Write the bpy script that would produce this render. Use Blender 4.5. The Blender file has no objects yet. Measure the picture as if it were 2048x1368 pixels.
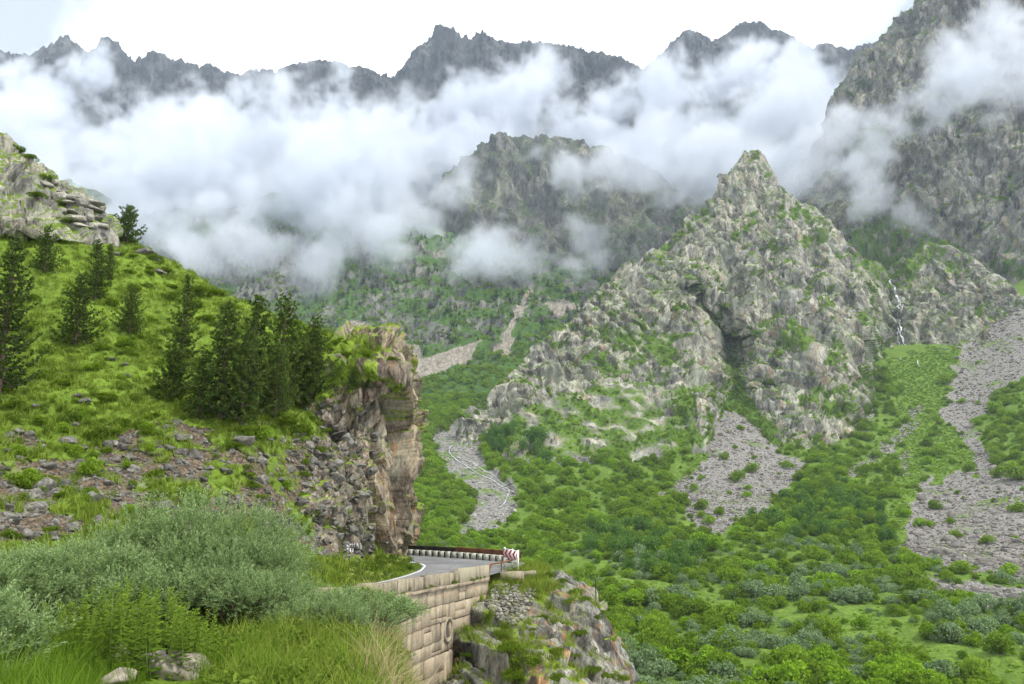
import bpy, math, random
import numpy as np
from mathutils import Vector, Matrix

# ------------------------------------------------------------------ camera, sky, sun, exposure
scene = bpy.context.scene
COL = scene.collection
rad = math.radians
F = 1540.0                                   # focal length in photo pixels (photo is 2048 x 1368)
PITCH = math.atan((960 - 684) / F)           # level horizon sits low in the frame: camera looks up
cam_d = bpy.data.cameras.new('camera')
cam = bpy.data.objects.new('camera', cam_d)
COL.objects.link(cam)
cam_d.sensor_width = 36.0
cam_d.lens = F / 2048 * 36.0
cam_d.clip_start = 0.1
cam_d.clip_end = 20000
cam.rotation_euler = (math.pi / 2 + PITCH, 0, 0)
scene.camera = cam

SUN_EL, SUN_ROT = rad(58), rad(-20)
world = bpy.data.worlds.new('World')
scene.world = world
world.use_nodes = True
wt = world.node_tree
wt.nodes.clear()
w_out = wt.nodes.new('ShaderNodeOutputWorld')
w_bg = wt.nodes.new('ShaderNodeBackground')
w_bg.inputs['Strength'].default_value = 0.075
w_sky = wt.nodes.new('ShaderNodeTexSky')
w_sky.sky_type = 'NISHITA'
w_sky.sun_disc = False
w_sky.sun_elevation = SUN_EL
w_sky.sun_rotation = SUN_ROT
w_tc = wt.nodes.new('ShaderNodeTexCoord')
w_n = wt.nodes.new('ShaderNodeTexNoise')
w_n.inputs['Scale'].default_value = 2.6
w_n.inputs['Detail'].default_value = 5
w_n.inputs['Roughness'].default_value = 0.5
w_n.inputs['Distortion'].default_value = 0.4
w_r = wt.nodes.new('ShaderNodeValToRGB')
w_r.color_ramp.elements[0].position = 0.40
w_r.color_ramp.elements[0].color = (3.5, 3.9, 4.3, 1)
w_r.color_ramp.elements[1].position = 0.54
w_r.color_ramp.elements[1].color = (10.5, 10.7, 10.9, 1)
w_mix = wt.nodes.new('ShaderNodeMix')
w_mix.data_type = 'RGBA'
w_mix.inputs[0].default_value = 0.95          # overcast: cloud sheet over the clear sky
wt.links.new(w_tc.outputs['Generated'], w_n.inputs['Vector'])
wt.links.new(w_n.outputs['Fac'], w_r.inputs['Fac'])
wt.links.new(w_sky.outputs['Color'], w_mix.inputs[6])
wt.links.new(w_r.outputs['Color'], w_mix.inputs[7])
wt.links.new(w_mix.outputs[2], w_bg.inputs['Color'])
wt.links.new(w_bg.outputs['Background'], w_out.inputs['Surface'])
world.cycles.sampling_method = 'MANUAL'
world.cycles.sample_map_resolution = 256

sun_d = bpy.data.lights.new('sun', 'SUN')
sun_d.energy = 1.5
sun_d.angle = rad(10)
sun_d.color = (1.0, 0.96, 0.9)
sun = bpy.data.objects.new('sun', sun_d)
COL.objects.link(sun)
# light comes from behind the camera's right shoulder, high up
SD = Vector((math.sin(rad(60)) * math.cos(SUN_EL), -math.cos(rad(60)) * math.cos(SUN_EL), math.sin(SUN_EL)))
sun.rotation_euler = SD.to_track_quat('Z', 'Y').to_euler()
w_sky.sun_rotation = math.atan2(SD.x, SD.y)

vs = scene.view_settings
vs.view_transform = 'Standard'
vs.look = 'None'
vs.exposure = 1.48
vs.gamma = 1.0
vs.use_curve_mapping = False
cy = scene.cycles
cy.max_bounces = 8
cy.diffuse_bounces = 2
cy.glossy_bounces = 1
cy.transmission_bounces = 2
cy.transparent_max_bounces = 4
cy.volume_bounces = 5
cy.volume_step_rate = 1.0
cy.volume_max_steps = 256
cy.caustics_reflective = False
cy.caustics_refractive = False
cy.use_adaptive_sampling = True
cy.adaptive_threshold = 0.02
cy.use_denoising = True
cy.denoiser = 'OPENIMAGEDENOISE'
cy.denoising_input_passes = 'RGB_ALBEDO_NORMAL'
cy.sample_clamp_indirect = 4.0
cy.time_limit = 900
scene.render.film_transparent = False

# ------------------------------------------------------------------ helpers
rng = np.random.default_rng(11)
RND = random.Random(5)
CP, SP = math.cos(PITCH), math.sin(PITCH)


def P(px, py, d):
    """world point seen at photo pixel (px,py) whose world depth (Y) is d"""
    a = (np.asarray(px, float) - 1024) / F
    b = (684 - np.asarray(py, float)) / F
    yy = CP - b * SP
    t = np.asarray(d, float) / yy
    return np.stack([a * t, np.broadcast_to(np.asarray(d, float), np.shape(a * t)), (SP + b * CP) * t], -1)


def project(p):
    p = np.asarray(p, float)
    fwd = p[..., 1] * CP + p[..., 2] * SP
    up = -p[..., 1] * SP + p[..., 2] * CP
    fwd = np.maximum(fwd, 1e-3)
    return 1024 + F * p[..., 0] / fwd, 684 - F * up / fwd


_g = rng.normal(size=(256, 3)).astype(np.float32)
_g /= np.linalg.norm(_g, axis=1)[:, None]
_perm = rng.permutation(256).astype(np.int32)


def _hash(ix, iy, iz):
    return _perm[(_perm[(_perm[ix & 255] + iy) & 255] + iz) & 255]


def perlin(p):
    p = np.asarray(p, np.float32)
    f = np.floor(p)
    i = f.astype(np.int32)
    r = p - f
    u = r * r * r * (r * (r * 6 - 15) + 10)
    out = 0
    for dx in (0, 1):
        wx = u[..., 0] if dx else 1 - u[..., 0]
        for dy in (0, 1):
            wy = u[..., 1] if dy else 1 - u[..., 1]
            for dz in (0, 1):
                wz = u[..., 2] if dz else 1 - u[..., 2]
                g = _g[_hash(i[..., 0] + dx, i[..., 1] + dy, i[..., 2] + dz)]
                out = out + wx * wy * wz * (g[..., 0] * (r[..., 0] - dx) + g[..., 1] * (r[..., 1] - dy) + g[..., 2] * (r[..., 2] - dz))
    return out * 1.5


def fbm(p, octv=4, gain=0.5, lac=2.03):
    a, s, o = 1.0, 1.0, 0
    for k in range(octv):
        o = o + a * perlin(p * s + 17.3 * k)
        a *= gain
        s *= lac
    return o


def ridged(p, octv=4, gain=0.5):
    a, s, o = 1.0, 1.0, 0
    for k in range(octv):
        o = o + a * (1 - 2 * np.abs(perlin(p * s + 9.1 * k)))
        a *= gain
        s *= 2.1
    return o


def cells(p):
    """worley: returns F1, F2-F1, random value of the cell, height of a randomly tilted facet in the cell"""
    p = np.asarray(p, np.float32)
    f = np.floor(p).astype(np.int32)
    b1 = np.full(p.shape[:-1], 9, np.float32)
    b2 = b1.copy()
    val = np.zeros_like(b1)
    fac = np.zeros_like(b1)
    for dx in (-1, 0, 1):
        for dy in (-1, 0, 1):
            for dz in (-1, 0, 1):
                h = _hash(f[..., 0] + dx, f[..., 1] + dy, f[..., 2] + dz)
                q = np.abs(_g[h])
                ox, oy, oz = f[..., 0] + dx + q[..., 0] - p[..., 0], f[..., 1] + dy + q[..., 1] - p[..., 1], f[..., 2] + dz + q[..., 2] - p[..., 2]
                d = ox * ox + oy * oy + oz * oz
                tl = _g[(h * 7 + 13) & 255]
                pl = tl[..., 0] * ox + tl[..., 1] * oy + tl[..., 2] * oz
                nb = d < b1
                b2 = np.where(nb, b1, np.minimum(b2, d))
                val = np.where(nb, h / 255.0, val)
                fac = np.where(nb, pl, fac)
                b1 = np.where(nb, d, b1)
    b1, b2 = np.sqrt(b1), np.sqrt(b2)
    return b1, b2 - b1, val, fac


def smooth(a, b, x):
    t = np.clip((x - a) / (b - a), 0, 1)
    return t * t * (3 - 2 * t)


def herm(x, xs, ys):
    """smooth interpolation through the points, clamped outside"""
    xs = np.asarray(xs, float)
    ys = np.asarray(ys, float)
    if len(xs) < 3:
        return np.interp(x, xs, ys)
    dl = np.diff(ys) / np.diff(xs)
    m = np.zeros_like(ys)
    m[1:-1] = np.where(dl[:-1] * dl[1:] > 0, 2 * dl[:-1] * dl[1:] / (dl[:-1] + dl[1:] + 1e-12), 0)
    m[0], m[-1] = dl[0], dl[-1]
    x = np.clip(x, xs[0], xs[-1])
    k = np.clip(np.searchsorted(xs, x, side='right') - 1, 0, len(xs) - 2)
    h = xs[k + 1] - xs[k]
    t = (x - xs[k]) / h
    return (ys[k] * (1 + 2 * t) * (1 - t) ** 2 + m[k] * h * t * (1 - t) ** 2 + ys[k + 1] * t * t * (3 - 2 * t) - m[k + 1] * h * t * t * (1 - t))


def inpoly(px, py, poly):
    inside = np.zeros(np.shape(px), bool)
    n = len(poly)
    j = n - 1
    for i in range(n):
        xi, yi = poly[i]
        xj, yj = poly[j]
        c = ((yi > py) != (yj > py)) & (px < (xj - xi) * (py - yi) / (yj - yi + 1e-9) + xi)
        inside ^= c
        j = i
    return inside


def edge_noise(p, scale):
    return perlin(p / scale) + 0.5 * perlin(p / scale * 2.3 + 5) + .25 * perlin(p / scale * 5.1 + 9)


def grid_normals(G):
    du = np.gradient(G, axis=1)
    dv = np.gradient(G, axis=0)
    n = np.cross(du, dv)
    n /= np.linalg.norm(n, axis=-1)[..., None] + 1e-9
    return n


class Sheet:
    pass


def loft(ctrl, spans, orient):
    """ctrl: list of rows, each (nu,3) world points; spans: samples between rows. orient: a direction normals should agree with"""
    R = np.stack(ctrl)
    t = np.concatenate([[0], np.cumsum(np.maximum(np.linalg.norm(np.diff(R, axis=0), axis=-1).mean(1), 1e-3))])
    ts = np.concatenate([np.linspace(t[i], t[i + 1], spans[i], endpoint=False) for i in range(len(spans))] + [[t[-1]]])
    dl = np.diff(R, axis=0) / np.diff(t)[:, None, None]
    m = np.zeros_like(R)
    m[1:-1] = np.where(dl[:-1] * dl[1:] > 0, 2 * dl[:-1] * dl[1:] / (dl[:-1] + dl[1:] + 1e-12), 0)
    m[0], m[-1] = dl[0], dl[-1]
    k = np.clip(np.searchsorted(t, ts, side='right') - 1, 0, len(t) - 2)
    h = (t[k + 1] - t[k])[:, None, None]
    s = ((ts - t[k])[:, None, None]) / h
    G = R[k] * (1 + 2 * s) * (1 - s) ** 2 + m[k] * h * s * (1 - s) ** 2 + R[k + 1] * s * s * (3 - 2 * s) - m[k + 1] * h * s * s * (1 - s)
    S = Sheet()
    S.G = G
    S.N = grid_normals(G)
    if (S.N.reshape(-1, 3).mean(0) * np.asarray(orient)).sum() < 0:
        S.N = -S.N
        S.flip = True
    else:
        S.flip = False
    S.orient = orient
    return S


def rows_to_ctrl(rows, pxs, sharp=()):
    out = []
    for i, r in enumerate(rows):
        r = np.array(r, float)
        if i in sharp:
            py = np.interp(pxs, r[:, 0], r[:, 1])
        else:
            py = herm(pxs, r[:, 0], r[:, 1])
        d = herm(pxs, r[:, 0], r[:, 2])
        out.append(P(pxs, py, d))
    return out


def finish(S):
    S.N = grid_normals(S.G)
    if S.flip:
        S.N = -S.N
    S.px, S.py = project(S.G)


def mesh_grid(name, S, mat, masks=None, flat=False, kind='structure', parent=None):
    nv, nu = S.G.shape[:2]
    me = bpy.data.meshes.new(name)
    idx = np.arange(nv * nu).reshape(nv, nu)
    q = np.stack([idx[:-1, :-1], idx[:-1, 1:], idx[1:, 1:], idx[1:, :-1]], -1).reshape(-1, 4)
    if S.flip:
        q = q[:, ::-1]
    set_mesh(me, S.G.reshape(-1, 3), q)
    if masks is not None:
        at = me.attributes.new('mask', 'FLOAT_COLOR', 'POINT')
        c = np.ones((nv * nu, 4), np.float32)
        for i, m in enumerate(masks):
            c[:, i] = np.asarray(m).reshape(-1)
        at.data.foreach_set('color', c.reshape(-1))
    if not flat:
        me.polygons.foreach_set('use_smooth', np.ones(len(me.polygons), bool))
    me.materials.append(mat)
    o = bpy.data.objects.new(name, me)
    COL.objects.link(o)
    if kind:
        o['kind'] = kind
    if parent:
        o.parent = parent
    return o


def set_mesh(me, verts, faces):
    """faces: (n,k) array of one k, or a list of such arrays"""
    if not isinstance(faces, list):
        faces = [faces]
    verts = np.asarray(verts, np.float32)
    me.vertices.add(len(verts))
    me.vertices.foreach_set('co', verts.reshape(-1))
    loops = np.concatenate([np.asarray(f, np.int32).reshape(-1) for f in faces])
    tot = np.concatenate([np.full(len(f), np.shape(f)[1], np.int32) for f in faces])
    st = np.concatenate([[0], np.cumsum(tot)[:-1]]).astype(np.int32)
    me.loops.add(len(loops))
    me.loops.foreach_set('vertex_index', loops)
    me.polygons.add(len(tot))
    me.polygons.foreach_set('loop_start', st)
    me.update(calc_edges=True)
    me.validate()


def new_obj(name, me, parent=None, label=None, cat=None, group=None, kind=None, loc=None, rz=None):
    o = bpy.data.objects.new(name, me)
    COL.objects.link(o)
    if parent:
        o.parent = parent
    if label:
        o['label'] = label
    if cat:
        o['category'] = cat
    if group:
        o['group'] = group
    if kind:
        o['kind'] = kind
    if loc is not None:
        o.location = loc
    if rz is not None:
        o.rotation_euler = (0, 0, rz)
    return o


def copy_tree(o, parent=None):
    c = o.copy()
    COL.objects.link(c)
    c.parent = parent
    for ch in list(o.children):
        copy_tree(ch, c)
    return c


# ------------------------------------------------------------------ material helpers
class NT:
    def __init__(self, name):
        self.m = bpy.data.materials.new(name)
        self.m.use_nodes = True
        self.t = self.m.node_tree
        self.t.nodes.clear()
        self.out = self.n('ShaderNodeOutputMaterial')
        self.tc = None

    def n(self, typ, **kw):
        nd = self.t.nodes.new(typ)
        for k, v in kw.items():
            setattr(nd, k, v)
        return nd

    def l(self, a, b):
        self.t.links.new(a, b)

    def co(self):
        if self.tc is None:
            self.tc = self.n('ShaderNodeTexCoord').outputs['Object']
        return self.tc

    def scaled(self, sx, sy, sz, rot=(0, 0, 0), src=None):
        m = self.n('ShaderNodeMapping')
        m.inputs['Scale'].default_value = (sx, sy, sz)
        m.inputs['Rotation'].default_value = rot
        self.l(src or self.co(), m.inputs['Vector'])
        return m.outputs[0]

    def noise(self, scale, detail=4, rough=0.55, vec=None, dist=0):
        nd = self.n('ShaderNodeTexNoise')
        nd.inputs['Scale'].default_value = scale
        nd.inputs['Detail'].default_value = detail
        nd.inputs['Roughness'].default_value = rough
        nd.inputs['Distortion'].default_value = dist
        self.l(vec or self.co(), nd.inputs['Vector'])
        return nd.outputs['Fac']

    def voro(self, scale, feature='F1', vec=None, out='Color'):
        nd = self.n('ShaderNodeTexVoronoi')
        nd.feature = feature
        nd.inputs['Scale'].default_value = scale
        self.l(vec or self.co(), nd.inputs['Vector'])
        return nd.outputs[out]

    def ramp(self, fac, stops, interp='LINEAR'):
        nd = self.n('ShaderNodeValToRGB')
        cr = nd.color_ramp
        cr.interpolation = interp
        while len(cr.elements) < len(stops):
            cr.elements.new(0.5)
        for e, (p, c) in zip(cr.elements, stops):
            e.position = p
            e.color = (*c, 1) if len(c) == 3 else c
        self.l(fac, nd.inputs['Fac'])
        return nd.outputs['Color']

    def mix(self, fac, a, b, mode='MIX'):
        nd = self.n('ShaderNodeMix')
        nd.data_type = 'RGBA'
        nd.blend_type = mode
        for s, v in ((nd.inputs[0], fac), (nd.inputs[6], a), (nd.inputs[7], b)):
            if isinstance(v, (int, float)):
                s.default_value = v
            elif isinstance(v, tuple):
                s.default_value = (*v, 1)
            else:
                self.l(v, s)
        return nd.outputs[2]

    def math(self, op, a, b=0.0, c=0.0, clamp=False):
        nd = self.n('ShaderNodeMath')
        nd.operation = op
        nd.use_clamp = clamp
        for s, v in zip(nd.inputs, (a, b, c)):
            if isinstance(v, (int, float)):
                s.default_value = v
            else:
                self.l(v, s)
        return nd.outputs[0]

    def maprange(self, v, a, b, c=0.0, d=1.0):
        nd = self.n('ShaderNodeMapRange')
        nd.interpolation_type = 'SMOOTHSTEP'
        self.l(v, nd.inputs[0])
        for i, x in enumerate((a, b, c, d)):
            nd.inputs[i + 1].default_value = x
        return nd.outputs[0]

    def bump(self, h, strength, dist):
        nd = self.n('ShaderNodeBump')
        nd.inputs['Strength'].default_value = strength
        nd.inputs['Distance'].default_value = dist
        self.l(h, nd.inputs['Height'])
        return nd.outputs[0]

    def principled(self, col, rough=0.9, normal=None, spec=0.2, metallic=0.0):
        b = self.n('ShaderNodeBsdfPrincipled')
        if isinstance(col, tuple):
            b.inputs['Base Color'].default_value = (*col, 1)
        else:
            self.l(col, b.inputs['Base Color'])
        if isinstance(rough, (int, float)):
            b.inputs['Roughness'].default_value = rough
        else:
            self.l(rough, b.inputs['Roughness'])
        b.inputs['Specular IOR Level'].default_value = spec
        b.inputs['Metallic'].default_value = metallic
        if normal is not None:
            self.l(normal, b.inputs['Normal'])
        self.l(b.outputs[0], self.out.inputs['Surface'])
        return b


def terrain_mat(name, s, rock, veg, scree, orange=None, contrast=1.0, vegsharp=0.22, rot=(0.4, 0.3, 0.2), lichen=(0.34, 0.36, 0.25)):
    """s: metres of the main feature. rock/veg/scree: lists of three colours, dark to light. mask R=veg G=scree B=lushness"""
    t = NT(name)
    at = t.n('ShaderNodeAttribute', attribute_name='mask')
    sep = t.n('ShaderNodeSeparateColor')
    t.l(at.outputs['Color'], sep.inputs[0])
    vec = t.scaled(1 / s, 1 / s, 0.38 / s, (0.0, rot[1], 0.0))
    big = t.noise(0.35, 4, 0.55, vec)
    med = t.noise(1.6, 5, 0.62, vec)
    fine = t.noise(6.0, 4, 0.65, vec)
    blk = t.voro(1.5, 'F1', vec)
    bw = t.n('ShaderNodeRGBToBW')
    t.l(blk, bw.inputs[0])
    f = t.math('ADD', t.math('MULTIPLY', med, 0.72), t.math('MULTIPLY', fine, 0.28))
    f = t.math('ADD', f, t.math('MULTIPLY', t.math('SUBTRACT', bw.outputs[0], 0.5), 0.3))
    rc = t.ramp(f, [(0.30, rock[0]), (0.47, rock[1]), (0.66, rock[2])])
    rc = t.mix(t.math('MULTIPLY', t.maprange(big, 0.45, 0.62), 0.6), rc, lichen)
    if orange:
        rc = t.mix(t.math('MULTIPLY', t.maprange(t.noise(0.8, 4, 0.6, t.scaled(1 / s, 1 / s, .5 / s, (1, 2, 3))), 0.56, 0.68), 0.75), rc, orange)
    rc = t.mix(0.4, rc, t.ramp(fine, [(0.34, (0.42, 0.42, 0.43)), (0.6, (1.15, 1.15, 1.13))]), 'MULTIPLY')
    streak = t.noise(0.9, 4, 0.6, t.scaled(1 / s, 1 / s, 0.16 / s, (0.0, rot[1] * .35, 0.0)))
    rc = t.mix(0.75, rc, t.ramp(streak, [(0.36, (0.5, 0.5, 0.52)), (0.5, (0.95, 0.95, 0.95)), (0.66, (1.25, 1.22, 1.15))]), 'MULTIPLY')
    broad = t.noise(0.16, 3, 0.55, t.scaled(1 / s, 1 / s, 1 / s, (0.3, 1.1, 0.0)))
    rc = t.mix(0.7, rc, t.ramp(broad, [(0.38, (0.68, 0.70, 0.74)), (0.62, (1.15, 1.12, 1.05))]), 'MULTIPLY')
    vc = t.ramp(t.math('ADD', t.math('MULTIPLY', med, 0.5), t.math('MULTIPLY', fine, 0.5)), [(0.36, veg[0]), (0.5, veg[1]), (0.64, veg[2])])
    vc = t.mix(sep.outputs[2], t.mix(0.5, vc, veg[0]), vc)
    sc_v = t.voro(5.0, 'F1', vec)
    bw2 = t.n('ShaderNodeRGBToBW')
    t.l(sc_v, bw2.inputs[0])
    scf = t.math('ADD', t.math('MULTIPLY', bw2.outputs[0], 0.4), t.math('MULTIPLY', fine, 0.6))
    scc = t.ramp(scf, [(0.32, scree[0]), (0.5, scree[1]), (0.68, scree[2])])
    jit = t.math('MULTIPLY', t.math('SUBTRACT', t.math('ADD', t.math('MULTIPLY', med, 0.55), t.math('MULTIPLY', fine, 0.45)), 0.5), 2.1)
    vf = t.maprange(t.math('ADD', sep.outputs[0], jit), 0.5 - vegsharp, 0.5 + vegsharp)
    sf = t.maprange(t.math('ADD', sep.outputs[1], jit), 0.5 - vegsharp, 0.5 + vegsharp)
    c = t.mix(sf, rc, scc)
    c = t.mix(vf, c, vc)
    hb = t.math('ADD', t.math('MULTIPLY', med, 0.6), t.math('ADD', t.math('MULTIPLY', fine, 0.28), t.math('MULTIPLY', bw.outputs[0], 0.5)))
    nm = t.bump(hb, 0.8, s * 0.55 * contrast)
    t.principled(c, 0.95, nm, 0.08)
    return t.m
# ------------------------------------------------------------------ terrain
ROCK = [(0.06, 0.06, 0.058), (0.205, 0.2, 0.175), (0.44, 0.43, 0.37)]
VEG = [(0.04, 0.08, 0.014), (0.09, 0.155, 0.022), (0.17, 0.255, 0.035)]
SCREE = [(0.12, 0.115, 0.105), (0.23, 0.215, 0.2), (0.36, 0.34, 0.31)]


def rock_disp(S, s, a_big, a_blk, a_small, rot=0.5, zs=0.55, weight=1.0, gully=0.0, a_fine=0.0, strata=0.0, sper=1.0, slab=0.0):
    """push a lofted sheet out along its normals: ribs, blocks and steps"""
    p = S.G.copy()
    c, sn = math.cos(rot), math.sin(rot)
    q = np.stack([p[..., 0] * c + p[..., 2] * sn, p[..., 1], -p[..., 0] * sn + p[..., 2] * c], -1)
    q = q * np.array([1, 1, zs]) / s
    w = fbm(q * 0.8 + 3.1, 3)
    qw = q + 0.25 * np.stack([w, -w, w * .5], -1)
    d = a_big * (ridged(q * 0.2, 3, 0.5) + 0.55 * ridged(qq_(p, s) * 0.5 + 2, 2, .5))
    if gully:
        qq = np.stack([p[..., 0] + 0.3 * p[..., 1], p[..., 1] * .4, p[..., 2] * 0.18], -1) / s
        d = d + gully * ridged(qq * 0.28 + 4, 3)
    f1, e1, v1, t1 = cells(qw * 0.55)
    f2, e2, v2, t2 = cells(qw * 1.5 + 7)
    d = d + a_blk * ((v1 - .5) * 0.9 + 1.5 * t1 + np.minimum(e1, .12) * 1.6) + a_small * ((v2 - .5) * 0.9 + 1.4 * t2 + np.minimum(e2, .14) * 1.4)
    d = d + a_small * 0.35 * fbm(q * 2.5, 3, 0.6)
    if slab:
        f0, e0, v0, t0 = cells(q * np.array([.24, .24, .2]) + .15 * np.stack([w, w, w], -1) + 5)
        d = d + slab * ((v0 - .5) * .8 + 1.9 * t0)
    if a_fine:
        f3, e3, v3, t3 = cells(qw * np.array([1, 1, .75]) * 4.3 + 3)
        d = d + a_fine * ((v3 - .5) * 1.0 + 1.2 * t3 + np.minimum(e3, .16) * 1.2)
    if strata:
        ph = (q[..., 2] / zs + 0.45 * w + 0.8 * (v1 - .5)) * s / sper
        fr = ph - np.floor(ph)
        d = d + strata * (fr - .5) * smooth(-.5, .4, fbm(q * .5 + 11, 2))
    d = d - np.median(d)
    S.G = S.G + S.N * (d * weight)[..., None]
    S.disp = d
    finish(S)


def qq_(p, s):
    return np.stack([p[..., 0] + .35 * p[..., 2], p[..., 1] * .6, p[..., 2] * .3 - .1 * p[..., 0]], -1) / s


def nzmask(S):
    return np.abs(S.N[..., 2])


def ext(r, x0, x1):
    """hold a row's ends level out to x0 and x1"""
    r = list(r)
    if x0 < r[0][0]:
        r = [(x0, r[0][1], r[0][2])] + r
    if x1 > r[-1][0]:
        r = r + [(x1, r[-1][1], r[-1][2])]
    return r


# ---- far ridge under the cloud
RIDGE = [(-300, 150), (-120, 130), (0, 118), (60, 118), (100, 100), (125, 84), (145, 95), (160, 112), (180, 124), (200, 94), (218, 90), (245, 115), (268, 142), (275, 128), (290, 136), (300, 115), (315, 118),
         (345, 135), (360, 132), (400, 148), (415, 141), (432, 155), (470, 168), (500, 152), (525, 153), (550, 158), (580, 150), (600, 140), (650, 134), (680, 136), (720, 150), (770, 162), (795, 174), (801, 155),
         (815, 135), (840, 108), (860, 84), (878, 63), (895, 70), (905, 66), (920, 82), (940, 79), (965, 70), (990, 84), (1020, 95), (1050, 92), (1100, 102), (1140, 98), (1180, 110), (1210, 120), (1250, 130),
         (1285, 143), (1300, 130), (1340, 100), (1375, 70), (1400, 80), (1425, 95), (1460, 70), (1480, 58), (1520, 54), (1540, 65), (1580, 85), (1620, 105), (1650, 100), (1700, 116), (1760, 100), (1850, 90), (2100, 60), (2400, 120)]
pxs = np.linspace(-300, 2400, 1150)
rows = [[(x, y + 330, 3300) for x, y in RIDGE], [(x, y + 12, 2720) for x, y in RIDGE], [(x, y, 2680) for x, y in RIDGE],
        [(-300, 330, 2350), (300, 330, 2300), (800, 330, 2350), (1300, 310, 2400), (2400, 300, 2300)],
        [(-300, 640, 1850), (400, 640, 1850), (1200, 640, 1900), (2400, 640, 1900)]]
ct = rows_to_ctrl(rows, pxs, (0, 1, 2))
jz = np.stack([pxs / 9, pxs * 0 + 3.3, pxs * 0], -1)
jag = 13 * (ridged(jz * .55, 4, .62) - .5) + 7 * fbm(jz * 3, 2)
ct[1][:, 2] += jag
ct[2][:, 2] += jag
S = loft(ct, [6, 3, 100, 60], (0, -1, 0.5))
rock_disp(S, 55, 20, 10, 9, rot=0.35, zs=0.4, gully=30, a_fine=6, weight=0.22 + .78 * smooth(0, 60, S.G[4:5, :, 2] * 0 + np.arange(S.G.shape[0])[:, None] * 1.5 - 14))
FAR_ROCK = [(0.022, 0.026, 0.032), (0.05, 0.055, 0.062), (0.11, 0.115, 0.12)]
m_far = terrain_mat('far_rock', 60, FAR_ROCK, [(0.03, 0.05, 0.02), (0.05, 0.075, 0.025), (0.08, 0.11, 0.035)], SCREE, lichen=(0.075, 0.08, 0.082))
vg = np.clip(smooth(0.45, .8, nzmask(S) + 0.25 * fbm(S.G / 120, 3)) * 0.5, 0, 1) * smooth(230, 330, S.py)
mesh_grid('mountain_ridge', S, m_far, (vg, vg * 0, vg * 0 + .5), flat=True)

# ---- middle mountain showing through the gap in the cloud
MID = [(500, 640), (700, 560), (800, 470), (860, 385), (900, 350), (935, 328), (960, 300), (1000, 285), (1050, 290), (1110, 284), (1190, 302), (1260, 340), (1350, 375), (1450, 410), (1600, 440), (1800, 430), (2000, 420)]
pxs = np.linspace(500, 2000, 420)
rows = [[(x, y + 200, 2250) for x, y in MID], [(x, y, 1760) for x, y in MID],
        [(500, 700, 1500), (900, 480, 1520), (1200, 470, 1540), (1500, 520, 1500), (2000, 560, 1450)],
        [(500, 800, 1250), (900, 660, 1280), (1200, 650, 1280), (2000, 760, 1200)]]
S = loft(rows_to_ctrl(rows, pxs, (0, 1)), [6, 120, 60], (0, -1, 0.5))
rock_disp(S, 34, 18, 9, 5, rot=0.3, zs=0.4, gully=22, a_fine=3.5)
m_mid = terrain_mat('mid_rock', 30, [(0.05, 0.055, 0.055), (0.12, 0.12, 0.11), (0.24, 0.24, 0.21)], [(0.03, 0.06, 0.018), (0.055, 0.095, 0.028), (0.09, 0.14, 0.04)], SCREE, lichen=(0.15, 0.17, 0.12))
vg = np.clip(0.62 * smooth(0.25, .7, nzmask(S) + 0.35 * fbm(S.G / 60, 3)), 0, 1)
mesh_grid('mountain_middle', S, m_mid, (vg, vg * 0, vg * 0 + .3), flat=True)

# ---- wooded side of the valley on the left, below the cloud
LS = [(-300, 300), (0, 330), (200, 400), (300, 440), (380, 420), (450, 430), (560, 400), (700, 430), (850, 470), (980, 500), (1050, 520), (1100, 530), (1180, 545), (1300, 560), (1500, 600)]
pxs = np.linspace(-300, 1500, 560)
rows = [[(x, y + 150, 2000) for x, y in LS], [(x, y, 1560) for x, y in LS],
        [(-300, 560, 1250), (300, 590, 1250), (600, 620, 1230), (760, 600, 1220), (900, 600, 1200), (1060, 590, 1240), (1200, 610, 1230), (1500, 660, 1150)],
        [(-300, 700, 1000), (300, 700, 1000), (600, 700, 1020), (800, 700, 1010), (900, 690, 1010), (960, 690, 1010), (1100, 680, 1050), (1500, 760, 950)],
        [(-300, 830, 760), (300, 820, 760), (700, 800, 780), (850, 800, 780), (960, 800, 800), (1020, 780, 830), (1200, 790, 850), (1500, 850, 800)],
        [(-300, 960, 560), (500, 960, 560), (850, 920, 580), (1000, 900, 620), (1500, 950, 650)]]
S = loft(rows_to_ctrl(rows, pxs, (0, 1)), [5, 90, 70, 70, 20], (0, -1, 0.6))
roughness = smooth(760, 680, S.py if hasattr(S, 'py') else project(S.G)[1])
rock_disp(S, 22, 9, 4.2, 2.4, rot=0.5, zs=0.5, gully=10, weight=0.25 + 0.75 * roughness, a_fine=2.2)
en = edge_noise(S.G, 35) * 8
X, Y = S.px + en, S.py + en * .7
scree = inpoly(X, Y, [(1058, 562), (1072, 566), (1056, 605), (1038, 640), (1024, 680), (1014, 715), (988, 708), (1010, 660), (1034, 620), (1048, 590)]) | \
    inpoly(X, Y, [(1085, 602), (1130, 600), (1160, 614), (1112, 634)]) | \
    inpoly(X, Y, [(960, 678), (940, 720), (880, 745), (830, 770), (820, 740), (850, 715), (900, 695)]) | inpoly(X, Y, [(760, 690), (840, 690), (850, 740), (810, 780), (770, 740)]) | \
    inpoly(X, Y, [(690, 640), (720, 640), (760, 680), (740, 690)])
crag = inpoly(X, Y, [(760, 640), (800, 620), (850, 640), (900, 650), (900, 690), (850, 690), (790, 680)]) | inpoly(X, Y, [(300, 480), (450, 470), (600, 520), (600, 600), (520, 600), (400, 540)])
vg = np.clip(smooth(0.2, .7, nzmask(S) + 0.6 * fbm(S.G / 60, 4)) * .85 + 0.4 * smooth(620, 760, S.py), 0, 1)
vg = np.where(crag, vg * 0.45, vg) * (1 - scree)
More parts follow.
